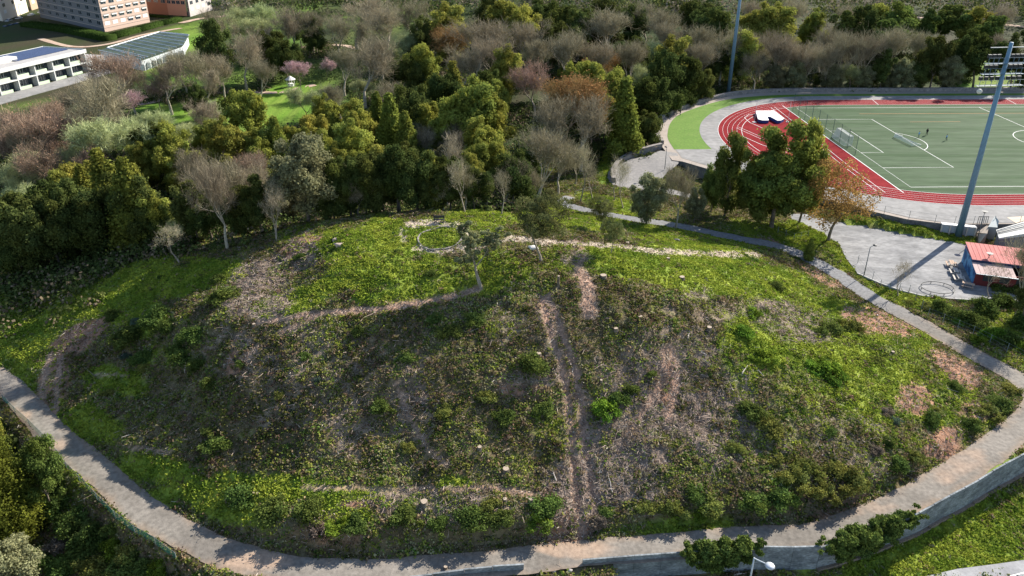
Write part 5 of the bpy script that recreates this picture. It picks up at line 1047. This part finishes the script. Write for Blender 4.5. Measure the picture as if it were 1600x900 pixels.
M_HEDGE = leafmat('hedge_foliage', (.05, .085, .02), rnd=0)
hedge([(40,50),(90,56),(172,71)], 6.5, 3.2, 'long dark clipped hedge under the shaded face of the beige apartment block', M_HEDGE, 1)
hedge([(176,68),(215,58),(250,48),(280,41)], 3.4, 3.4, 'clipped hedge running below the sunny face of the apartment block', M_HEDGE, 2)
hedge([(232,34),(262,36)], 3, 2.2, 'low dark hedge at the foot of the orange brick block', M_HEDGE, 3)
# hedge maze
def maze():
    X0, Y0 = G(438, 116, 0); R = 17.; r = None; rng = np.random.RandomState(3); VS = []; NS = []
    for k, (cx, sc) in enumerate(((-9, 1.0), (11, .95))):
        for j in range(5):
            rr = (4 + 3.2 * j) * sc; n = int(rr * 6.28 * 16); a = rng.uniform(0, 6.283, n); gap = (a * 3 / 6.283 + j * .37) % 1 > .08; a = a[gap]; n = len(a); f = rng.uniform(-1, 1, n)
            x = X0 + cx * 1.0 + (rr + np.clip(f * 1.9, -.55, .55)) * np.cos(a) * 1.15; y = Y0 + (rr + np.clip(f * 1.9, -.55, .55)) * np.sin(a); z = 1.5 - np.clip(np.abs(f) * 1.9 - .55, 0, 1.4) + tz(x, y)
            VS.append(np.stack([x, y, z], 1)); NS.append(np.stack([np.cos(a) * np.sign(f) * (np.abs(f) > .3), np.sin(a) * np.sign(f) * (np.abs(f) > .3), (np.abs(f) < .3) + .2], 1) + rng.normal(size=(n, 3)) * .35)
    P = np.concatenate(VS); V, Fq = quads(rng, P, np.concatenate(NS), .42); o = obj('hedge_maze', Geo().add(V, Fq, np.repeat(np.clip(1 + .15 * rng.normal(size=(len(P), 1)) * np.ones((1, 3)), .5, 1.6), 4, 0)).mesh('hedge_maze', leafmat('maze_foliage', (.10, .135, .05), rnd=0)))
    tag(o, 'hedge maze of low concentric rings in the park', 'hedge maze')
maze()
def pxpath(name, L, hw, m): C = spline([(*at(a, b_),) for a, b_ in L], 8); ribbon(name, C, np.full(len(C), hw), m, z=.12, n=4)
M_PATHP = mat('sandy_path', (.50, .38, .29), .95, noise=.2, scale=.6, base2=(.36, .25, .18))
pxpath('park_path', [(215,168),(240,163),(265,156),(300,150),(345,148),(385,146),(425,148),(460,142),(490,135)], 1.5, M_PATHP)
pxpath('park_path', [(470,77),(500,72),(540,74),(560,80)], 1.6, M_PATHP)
pxpath('park_path', [(280,40),(310,33),(350,28),(380,20)], 1.8, M_PATHP)
pxpath('town_path', [(60,66),(110,78),(165,74),(225,58),(280,48)], 1.4, M_PATHP)
def road_top(): 
    C = spline([(*G(a, b_, .6), .9) for a, b_ in [(1400,22),(1470,27),(1530,31),(1600,38),(1700,50)]], 6); ribbon('park_road', C, np.full(len(C), 2.6), M_PATHP, z=.2, n=3)
road_top()
X, Y = G(453, 137, 0); r = empty('picnic_shelter', (X, Y, 0)); tag(r, 'small white round pavilion in front of the hedge maze', 'pavilion'); MB().tube([(0, 0, 2.2), (0, 0, 3.3)], [1.7, .15], 10).build('roof', M_WHITE, r)
for t in range(4): MB().tube([(1.2 * math.cos(t * 1.57), 1.2 * math.sin(t * 1.57), 0), (1.2 * math.cos(t * 1.57), 1.2 * math.sin(t * 1.57), 2.2)], .08, 5).build('post', M_WHITE, r)
MB().tube([(0, 0, .0), (0, 0, .9)], [.9, .9], 10).build('counter', M_WHITE, r)
# red and white flags among the trees
def flag(px, py, m, lab):
    dx, dy, dz = ray(px, py); Y = 330.; k = Y / dy; X = dx * k; zt = CAMH + dz * k; r = empty('flag', (X, Y, 0.5)); tag(r, lab, 'flag')
    MB().tube([(0, 0, 0), (0, 0, zt + 1)], .12, 6).build('pole', M_GALV, r); MB().add([(0, 0, zt + .8), (1.8, .3, zt + .2), (1.5, .2, zt - 3.6), (.1, 0, zt - 4)], [(0, 1, 2, 3)]).add([(0, .05, zt + .8), (1.8, .35, zt + .2), (1.5, .25, zt - 3.6), (.1, .05, zt - 4)], [(3, 2, 1, 0)]).build('cloth', m, r)
flag(691, 58, mat('red_white_cloth', (.65, .14, .10), .8, base2=(.7, .6, .55), scale=.6), 'hanging red and white flag rising between the trees')
flag(650, 54, mat('white_cloth', (.6, .64, .72), .8), 'small whitish flag left of the red one among the trees')
# ------------------------------------------------------------------ low growth, brush and shrubs
RG = np.random.RandomState(11)
def free(x, y, pad=.1):
    D, I = poly_dist(x, y, RC); ok = D > RHW[I] + pad; D3, I3 = poly_dist(x, y, RAMPC); ok &= D3 > RAMPW[I3]; ok &= ~inpoly(x, y, LOTW); ok &= ~inpoly(x, y, STAD); D2, I2 = poly_dist(x, y, WC); ok &= D2 > .35; return ok
GC1 = cl(.17,.245,.03); GC2 = cl(.31,.355,.050); OL = cl(.185,.195,.045); DG = cl(.085,.13,.03); BR = cl(.235,.165,.10); GY = cl(.26,.235,.14)
def cover():
    n = 215000; x = RG.uniform(-80, 112, n); y = 44 + (132 - 44) * RG.uniform(0, 1, n) ** 1.15; x = np.concatenate([x, RG.uniform(5, 120, 60000)]); y = np.concatenate([y, RG.uniform(124, 185, 60000)]); ok = free(x, y); x, y = x[ok], y[ok]; z = tz(x, y)
    px, py, g, ch, di, tr, ru, n1, n2 = zones(x, y, z); inside = (px > -80) & (px < 1800) & (py < 1010); x, y, z, px, py, g, ch, di, tr, ru, n1, n2 = [a[inside] for a in (x, y, z, px, py, g, ch, di, tr, ru, n1, n2)]
    incirc = np.hypot(x - CIRC[0], y - CIRC[1]) < 2.9; g = np.where(incirc, 1, g); tr = np.where(incirc, 0, tr)
    bare = np.maximum.reduce([ch * .82, di * .84, tr * .97, np.where(ru > .12, .985, 0)]); u = RG.rand(len(x)); veg = u > bare; isg = veg & (RG.rand(len(x)) < g * .93); iss = veg & ~isg
    clump = fbm(x / 1.7 + 3, y / 1.7, 3)
    # grass
    def tuft(m, nq, size, hgt, colf, rad, name, mt, up=.4):
        X, Y, Z = x[m], y[m], z[m]; k = len(X); idx = np.repeat(np.arange(k), nq); hh = hgt(m)[idx]; P = np.stack([X[idx], Y[idx], Z[idx]], 1); t = RG.uniform(0, 1, len(idx)); P[:, :2] += RG.normal(size=(len(idx), 2)) * rad * (1.1 - t * .5)[:, None]; P[:, 2] += hh * t + .03
        N = RG.normal(size=P.shape); N[:, 2] = np.abs(N[:, 2]) + up; V, Fq = quads(RG, P, N, size * RG.uniform(.5, 1.4, len(P)) * (0.6 + hh), 1.0); c = colf(m)[idx] * (1 + RG.normal(size=(len(idx), 1)) * .13); c = np.clip(c, .01, 1)
        return tag(obj(name, mesh_np(name, V, Fq, mt, col=np.repeat(c, 4, 0))), kind='stuff')
    mt = mat('low_foliage', (1, 1, 1), .85, attr=True, transl=.3)
    tuft(isg, 8, .27, lambda m: .06 + .32 * clump[m] ** 2, lambda m: mixc(GC1, GC2, np.clip((n1[m] - .35) * 3 + RG.normal(size=m.sum()) * .3, 0, 1)), .20, 'grass', mt, .5)
    def sc(m):
        k = m.sum(); r = RG.rand(k); c = np.where((r < .38)[:, None], OL, np.where((r < .60)[:, None], DG, np.where((r < .82)[:, None], BR, GY))); gg = np.clip((fbm(x[m] / 4, y[m] / 4, 3) - .5) * 4, -.5, 1)[:, None]; return c * (1 + gg * .35) + np.array([.01, .03, 0]) * gg
    tuft(iss, 8, .24, lambda m: .08 + .9 * np.clip(clump[m] - .3, 0, 1) ** 1.3, sc, .20, 'scrub', mt, .35)
    # dead sticks and chips
    k = 85000; w = np.maximum.reduce([ch, di * .35, ru * .7, (1 - g) * .08]); j = RG.choice(len(x), k, p=w / w.sum()); P0 = np.stack([x[j], y[j], z[j] + .05], 1); P0[:, :2] += RG.normal(size=(k, 2)) * .3; a = RG.uniform(0, 6.28, k); L = RG.gamma(1.6, .17, k) + .08; d = np.stack([np.cos(a), np.sin(a), RG.normal(size=k) * .25], 1)
    P0[:, 2] = tz(P0[:, 0], P0[:, 1]) + .05 + np.abs(RG.normal(size=k)) * .06; P1 = P0 + d * L[:, None]; P1[:, 2] = np.maximum(P1[:, 2], tz(P1[:, 0], P1[:, 1]) + .04); V, Fq = sticks(P0, P1, .03 + .05 * RG.rand(k), RG); c = mixc(cl(.19,.145,.11), cl(.42,.33,.27), RG.rand(k)) ; s = RG.rand(k) < .04; c[s] = cl(.62,.54,.45)
    tag(obj('brushwood', mesh_np('brushwood', V, Fq, mat('dead_wood', (1, 1, 1), .9, attr=True), col=np.repeat(c, 4, 0))), kind='stuff')
    # gravel stones on the pale track
    k = 9000; w = tr + ru * .12; j = RG.choice(len(x), k, p=w / w.sum()); P = np.stack([x[j], y[j], z[j] + .03], 1); P[:, :2] += RG.normal(size=(k, 2)) * .25; N = RG.normal(size=P.shape); N[:, 2] += 1.5; V, Fq = quads(RG, P, N, .16); c = mixc(cl(.35,.27,.2), cl(.72,.62,.5), RG.rand(k)); tag(obj('gravel', mesh_np('gravel', V, Fq, mat('pale_gravel', (1, 1, 1), .9, attr=True), col=np.repeat(c, 4, 0))), kind='stuff')
cover()
# undergrowth of the woods: brambles, saplings and fallen leaves between the trees
def undergrowth():
    T = np.array([(t[0], t[1], t[7], t[6]) for t in TREES if t[1] > 118 or t[0] < -45]); n = 26000; j = RG.randint(0, len(T), n); x = T[j, 0] + RG.normal(size=n) * T[j, 2] * .8; y = T[j, 1] + RG.normal(size=n) * T[j, 2] * .8; ok = free(x, y, 1.0); x, y = x[ok], y[ok]; z = tz(x, y); px, py = proj(x, y, z + 1)
    cr = np.interp(px, [-100,0,150,280,380,470,560,700,850,1000], [480,462,424,405,392,368,345,326,300,250]); pb = proj(x, y, z)[1]; hill = ~behind_crest(x, y, 2.5) & (x > -60) & (x < 60); path = fbm(x / 12, y / 12, 3); lw = inpoly_px(px, py); ok = ~hill & (lw < .35) & (px > -80) & (px < 1700) & (path > .36) & ~((px > 845) & (py > 255)) ; x, y, z, py, px = x[ok], y[ok], z[ok], py[ok], px[ok]
    sd_ = RG.rand(len(x)); big = 1.3 + 1.9 * RG.rand(len(x)) ** 2; nq = 26; i = np.repeat(np.arange(len(x)), nq); d = RG.normal(size=(len(i), 3)); d /= np.linalg.norm(d, axis=1, keepdims=True); d[:, 2] = np.abs(d[:, 2]); P = np.stack([x[i], y[i], z[i]], 1) + d * (big[i] * RG.uniform(.6, 1, len(i)))[:, None]; N = d + RG.normal(size=d.shape) * .5
    base = np.where((sd_ < .55)[:, None], cl(.06,.085,.026), np.where((sd_ < .8)[:, None], cl(.11,.13,.04), cl(.17,.135,.09))); V, Fq = quads(RG, P, N, .48 * RG.uniform(.5, 1.3, len(i))); c = np.clip(base[i] * (1 + .25 * RG.normal(size=(len(i), 1))), .01, 1)
    tag(obj('undergrowth', mesh_np('undergrowth', V, Fq, mat('undergrowth_leaves', (1, 1, 1), .9, attr=True, transl=.2), col=np.repeat(c, 4, 0))), kind='stuff')
undergrowth()
# a far wood that reads as one mass
def farwood():
    n = 5200; x = RG.uniform(-330, 520, n); y = RG.uniform(330, 760, n); px, py = proj(x, y, 8.); ok = ((py < 20) | (y > 450)) & (fbm(x / 30, y / 30, 3) > .30) & ~((px < 345)) ; x, y = x[ok], y[ok]; z = tz(x, y)
    R_ = RG.uniform(3, 6.5, len(x)); nq = 90; i = np.repeat(np.arange(len(x)), nq); d = RG.normal(size=(len(i), 3)); d /= np.linalg.norm(d, axis=1, keepdims=True); d[:, 2] = d[:, 2] * .9 + .25; P = np.stack([x[i], y[i], z[i] + R_[i] * 1.5], 1) + d * (R_[i] * RG.uniform(.75, 1.05, len(i)))[:, None] * np.array([1, 1, 1.2]); N = d + RG.normal(size=d.shape) * .5
    t = RG.rand(len(x)); base = np.where((t < .5)[:, None], cl(.08,.105,.035), np.where((t < .7)[:, None], cl(.17,.18,.06), cl(.25,.21,.15))); V, Fq = quads(RG, P, N, 1.1 * RG.uniform(.5, 1.3, len(i))); c = np.clip(base[i] * (1 + .25 * RG.normal(size=(len(i), 1))), .01, 1)
    tag(obj('far_wood', mesh_np('far_wood', V, Fq, mat('far_leaves', (1, 1, 1), .9, attr=True, transl=.2), col=np.repeat(c, 4, 0))), kind='stuff')
farwood()
# ---- shrubs one can point at
SH = {}
def shrub_mesh(kind, v):
    if (kind, v) in SH: return SH[(kind, v)]
    rng = np.random.RandomState(50 + v + 10 * hash_(kind) % 997); col = {'dark': (.105, .145, .035), 'green': (.15, .23, .03), 'olive': (.19, .205, .05), 'dry': (.20, .155, .12), 'blue': (.09, .13, .09)}[kind]; lob = []
    for i in range(20 + 5 * v): a = rng.uniform(0, 6.28); q = rng.uniform(0, 1) ** .7 * (.85 + .25 * math.sin(2 * a + v)); lob.append((math.cos(a) * q, math.sin(a) * q, rng.uniform(.1, .9) * (1.05 - q * .75), rng.uniform(.12, .27), rng.uniform(.8, 1.5)))
    g = lobed(rng, lob, 3200, .10, tint=.35, bias=.5, core=.4, tilt=1.3, rough=.5); SH[(kind, v)] = g.mesh('shrub', leafmat(kind + '_shrub_leaves', col, transl=.3, rnd=.2, noise=.2)); return SH[(kind, v)]
KD = {'dark': 'dark green', 'green': 'bright green', 'olive': 'olive-green', 'dry': 'dry brown', 'blue': 'blue-green'}
SHL = []
def shrub(kind, px, py, w, hr=.9, label=None):
    X, Y, Z = at(px, py); dep = _c * Y - _s * (Z - CAMH); R_ = w * dep / F_PX / 2 * 1.12; v = _tr.randrange(3); dd, ii = poly_dist([X], [Y], RC); need = RHW[ii[0]] + R_ * .9 + .2
    if dd[0] < need: q = RC[ii[0]]; k_ = need / max(dd[0], .3); X, Y = q[0] + (X - q[0]) * k_, q[1] + (Y - q[1]) * k_; Z = float(tz(X, Y))
    o = obj('shrub', shrub_mesh(kind, v)); o.location = (X, Y, Z - .08 * R_); o.scale = (R_, R_ * _tr.uniform(.7, 1.1), R_ * hr * _tr.uniform(.5, .85)); o.rotation_euler = (0, 0, _tr.uniform(0, 6.28)); o['category'] = 'shrub'; SHL.append((kind, px, py, w, o, label)); return o
SHR = """dark 350 470 48;dark 345 440 26;olive 323 432 16;dark 252 438 13;olive 42 458 30;dark 1212 447 28;green 1290 578 62;green 1262 570 36;green 1190 556 40;green 1160 515 34;green 1175 490 30;dark 1018 584 20;dark 968 622 40;green 945 640 46;dark 985 612 30;dark 1182 645 56;olive 1205 665 40;olive 1258 728 52;olive 1240 750 46;olive 1330 762 60;olive 1288 776 44;olive 1352 782 44;dark 1412 740 38;dark 1406 722 26;dark 1455 652 36;olive 1460 636 24;dark 1300 512 40;dark 1282 516 30;olive 1330 508 34;dark 828 575 52;dark 856 800 60;green 845 820 44;olive 700 645 34;blue 500 596 16;blue 458 646 14;dark 378 572 20;blue 372 566 14;dark 300 530 46;dark 246 505 50;dark 205 530 56;dark 226 566 44;olive 232 580 26;olive 172 620 22;dark 330 606 34;dark 342 698 48;olive 330 680 26;olive 1150 700 30;olive 1120 800 46;green 1100 815 30;olive 1052 800 44;dark 1222 806 52;dark 1180 808 46;dark 640 810 50;dark 560 822 46;dark 490 806 54;dark 430 800 56;dark 382 782 52;dark 740 830 56;dark 690 826 40;dark 790 826 50;olive 770 790 36;green 518 828 34;green 540 818 26;dark 262 520 40;dark 280 560 50;dark 310 580 40;dark 180 500 34;blue 214 508 20;blue 200 560 18;olive 190 545 24;dark 850 640 40;olive 760 620 30;dark 790 650 44;dark 640 560 36;dark 700 520 40;dark 745 500 40;dark 680 500 30;dark 560 520 26;dark 600 640 40;dark 480 560 26;olive 440 620 22;olive 640 700 26;dark 1300 670 24;olive 1540 640 40;dark 1570 630 40;olive 1590 610 34;dark 1520 660 34;dark 1490 600 26;dark 1470 640 24;olive 1430 710 30;dark 1390 690 26;olive 1305 730 36;olive 1218 716 30;dark 1085 770 36;olive 1010 790 30;dark 950 800 30;dry 500 835 44;dry 940 830 36;dry 1370 700 26;olive 875 338 16;dark 903 334 16;olive 812 448 14;dark 620 395 12;dark 675 430 20;olive 700 420 14;olive 1100 355 20;dark 1058 376 11;dark 1250 400 18;olive 1190 410 14;dark 1165 398 12;dark 1175 405 20;olive 1370 560 24;blue 1400 655 20;dry 1385 640 24;olive 80 440 22;dark 100 425 24;dark 540 365 12;olive 560 355 10;olive 500 362 12;olive 590 345 10;olive 620 340 9;olive 650 338 9;olive 470 374 12;olive 440 384 11;dark 520 395 14;dark 500 400 16;dark 470 405 20
dark 110 720 50;dark 130 745 46;olive 92 738 40;dark 140 780 54;olive 170 790 44;dark 165 825 60;green 190 850 50;dark 215 860 56;olive 200 885 50;dark 240 880 50;green 262 892 50;dark 290 895 46;green 320 893 30;olive 340 899 26;dark 120 830 56;dark 135 865 60;olive 160 890 56;dry 95 860 40;dark 75 780 60;dark 60 830 60;dark 30 690 50;dark 50 705 46;dark 12 668 40;olive 70 700 40;dark 95 800 50;dark 110 895 60;dark 60 890 60;olive 225 830 40;green 260 860 36;dark 185 815 30
dark 1490 490 46;dark 1470 480 36;olive 1450 478 26;dark 1520 500 44;green 1555 520 40;green 1530 530 30;dark 1580 530 44;green 1500 500 24;dark 1540 480 50;dark 1575 470 44;dark 1600 500 50;green 1600 540 36;olive 1420 470 18;dark 1560 445 30;dark 1590 450 40;dark 1505 468 18"""
for row in SHR.replace('\n', ';').split(';'):
    k, a, b_, w = row.split(); shrub(k, float(a), float(b_), float(w), hr=.95 if float(w) > 24 else .8)
_pl = [('among the brambles below the left road', lambda x, y: x < 360 and y > 660 + max(0, (x - 50)) * .72), ('on the roadside bank under the kiosk', lambda x, y: x > 1410 and y < 560), ('on the left end of the mound', lambda x, y: x < 400 and y < 640), ('on the mound crest', lambda x, y: y < 420 and x < 1000), ('beside the upper path', lambda x, y: y < 460), ('on the bank above the lower road', lambda x, y: y > 760 and x < 900), ('on the bottom right slope of the mound', lambda x, y: x > 900 and y > 680), ('on the right flank of the mound', lambda x, y: x > 1130), ('in the middle of the cleared slope', lambda x, y: True)]
_g = {}
for k, a, b_, w, o, lab in SHL:
    reg = next(r for r, f in _pl if f(a, b_)); _g.setdefault((k, reg), []).append((a, b_, w, o))
for (k, reg), L in _g.items():
    L.sort(key=lambda t: t[0]); n = len(L)
    for i, (a, b_, w, o) in enumerate(L):
        d = KD[k] + ' shrub'
        if n == 1: s = f'the only {d} {reg}'
        elif i == 0: s = f'leftmost {d} {reg}'
        elif i == n - 1: s = f'rightmost {d} {reg}'
        elif i <= n // 2: s = f'{d} {reg}, {ORD[i]} from the left'
        else: s = f'{d} {reg}, {ORD[n - 1 - i]} from the right'
        o['label'] = s; o['group'] = 'shrubs growing wild on and round the mound'
# ivy over the retaining wall
def ivy(px0, px1, label, seed, h=2.6):
    rng = np.random.RandomState(seed); i0, i1 = wc_index(px0), wc_index(px1); L = WC[i0:i1]; lob = []
    ox, oy = L[len(L) // 2][:2]
    for k in range(int(len(L) * .3 * 12)):
        q = L[rng.randint(len(L))]; t = abs(rng.normal()) ; e = min(1, 2.2 * min(abs(q[0] - L[0][0]), abs(q[0] - L[-1][0])) / abs(L[-1][0] - L[0][0]) + .45); lob.append((q[0] - ox + rng.normal() * .35, q[1] - oy + rng.uniform(-1.0, .55), -1.2 - rng.uniform(0, h) * e + .45, rng.uniform(.28, .5) * e, .9))
    g = lobed(rng, lob, 24000, .19, tint=.25, bias=.35, core=.7, tilt=1.0, rough=.25); o = obj('ivy', g.mesh('ivy', leafmat('ivy_leaves', (.12, .165, .04), rnd=0, transl=.25)), loc=(ox, oy, 0)); tag(o, label, 'ivy')
ivy(1068, 1195, 'mound of ivy hanging over the retaining wall by the white street lamp', 4)
ivy(1283, 1437, 'long ivy mass over the wall where the road starts to climb right', 5)
# ---- stumps, boulders, fallen wood
M_CUT = mat('cut_wood', (.36, .29, .22), .85, noise=.35, scale=3); M_ROCKW = mat('white_rock', (.62, .60, .57), .9, noise=.15, scale=1.5, bump=.4); M_ROCKD = mat('dark_rock', (.12, .12, .125), .9, noise=.2, scale=1.5)
def stump(px, py, w, h, label):
    X, Y, Z = at(px, py); dep = _c * Y - _s * (Z - CAMH); R_ = w * dep / F_PX / 2 * .85; r = empty('tree_stump', (X, Y, Z)); tag(r, label, 'tree stump', 'stumps left on the cleared slope')
    b = MB(); n = 12; 
    for z, k in ((-.2, 1.35), (h * .5, 1.05), (h, 1.0)): b.v += [(R_ * k * (1 + .08 * math.sin(3 * t + px)) * math.cos(t), R_ * k * (1 + .08 * math.sin(2 * t + py)) * math.sin(t), z) for t in np.linspace(0, 6.283, n, endpoint=False)]
    b.f = [(i * n + k, i * n + (k + 1) % n, (i + 1) * n + (k + 1) % n, (i + 1) * n + k) for i in range(2) for k in range(n)]; b.m = [0] * len(b.f); b.build('trunk', M_BARK, r)
    c = MB(); c.v = [(x * .96, y * .96, h + .02) for x, y, z in b.v[2 * n:]]; c.f = [tuple(range(n))]; c.m = [0]; c.build('cut_face', M_CUT, r)
for a in [(666,790,13,.5,'widest pale stump, above the lower road bank left of centre'),(792,784,8,.4,'small pale stump left of the foot of the wheel ruts'),(1001,497,8,.4,'stump with an orange-tinged cut high on the right slope'),(963,516,8,.4,'pale stump just left of and below the orange-tinged one'),(843,556,9,.4,'pale stump just left of the wheel ruts'),(1109,514,9,.5,'dark-sided stump between the upper stumps and the bright green shrubs'),(941,596,5,.3,'tiny stump right of the wheel ruts'),(1066,434,10,.35,'stump in the grass below the gravel track'),(943,434,12,.5,'broad grey stump below the sapling'),(752,703,8,.4,'pink-cut stump in the lower middle of the slope'),(833,785,9,.5,'pale block-like stump above the dark bank shrub'),(398,512,6,.3,'small white stump left of the terrace track'),(353,576,6,.3,'white-topped stump by the red earth on the left slope'),(1044,404,6,.3,'little stump beside the gravel track'),(980,380,7,.3,'flat stump on the near edge of the gravel track'),(793,738,12,.5,'grey mossy stump right of the lower terrace'),(1396,548,6,.3,'grey stump on the right flank by the road'),(700,890,7,.35,'stump at the road edge beside the bottom wall')]: stump(*a)
stump(873, 447, 4.5, 1.5, 'tall thin grey stump standing like a post on the crest')
def rock(px, py, w, m, label):
    X, Y, Z = at(px, py); dep = _c * Y - _s * (Z - CAMH); R_ = w * dep / F_PX / 2; iv, fi = ico(); rg = np.random.RandomState(int(px)); V = iv * (1 + .18 * rg.normal(size=(len(iv), 1))) * R_ * np.array([1.1, .9, .6]); o = obj('boulder', mesh_np('boulder', V, fi, m), loc=(X, Y, Z + R_ * .25)); tag(o, label, 'boulder')
rock(833, 389, 13, M_ROCKW, 'white boulder on the crest left of the lone eucalyptus'); rock(1058, 375, 9, M_ROCKD, 'dark boulder beside the gravel track'); rock(1371, 489, 4, M_ROCKW, 'small white stone at the edge of the path above the red earth patch'); rock(869, 893, 7, M_CONC, 'grey concrete lump in the rubble gap of the lower wall'); rock(524, 378, 9, mat('pink_rock', (.45,.33,.3), .9), 'pinkish rock at the top of the dug-out hollow'); rock(530, 386, 12, mat('tan_rock', (.42,.33,.27), .9), 'larger tan rock just below the pinkish one'); rock(894, 891, 9, M_CONC, 'flat pale slab lying in the rubble gap of the lower wall')
def branch(px, py, L, ang_, label, r_=.06):
    X, Y, Z = at(px, py); b = MB(); rg = random.Random(int(px)); p = Vector((0, 0, .12)); P = [p]; a = ang_
    for k in range(4): a += rg.uniform(-.35, .35); p = p + Vector((math.cos(a), math.sin(a), 0)) * L / 4; P.append(Vector((p.x, p.y, float(tz(X + p.x, Y + p.y)) - Z + .15)))
    b.tube(P, [r_, r_, r_ * .8, r_ * .6, r_ * .3], 5); b.tube([P[2], P[2] + Vector((math.cos(ang_ + 1) * L * .3, math.sin(ang_ + 1) * L * .3, .1))], [r_ * .6, r_ * .2], 4); tag(b.build('fallen_branch', mat('bleached_branch', (.62, .54, .46), .9), None, (X, Y, Z)), label, 'branch')
branch(1160, 586, 1.9, 1.1, 'bleached forked branch lying below the bright green shrubs', .07); branch(1100, 560, 1.1, -1, 'short white stick lying on the upper right slope'); branch(1105, 553, 1.0, 2.8, 'small curved white branch right of the short stick'); branch(872, 752, 1.4, 1.9, 'thin pale stick at the foot of the wheel ruts'); branch(1076, 528, 1.0, 1.5, 'upright-lying white twig between the upper stumps'); branch(1150, 898, 1.2, .5, 'pale stick in the shade below the wall'); branch(1195, 586, 1.6, 2.4, 'brown bare branch beside the bright green shrub', .05); branch(1140, 668, 1.5, 2.2, 'pale curved branch on the lower right slope'); branch(960, 770, 2.0, 1.9, 'long pale branch in the heap of brushwood'); branch(290, 590, 1.6, 1.7, 'pale dead branch standing in the left slope scrub')
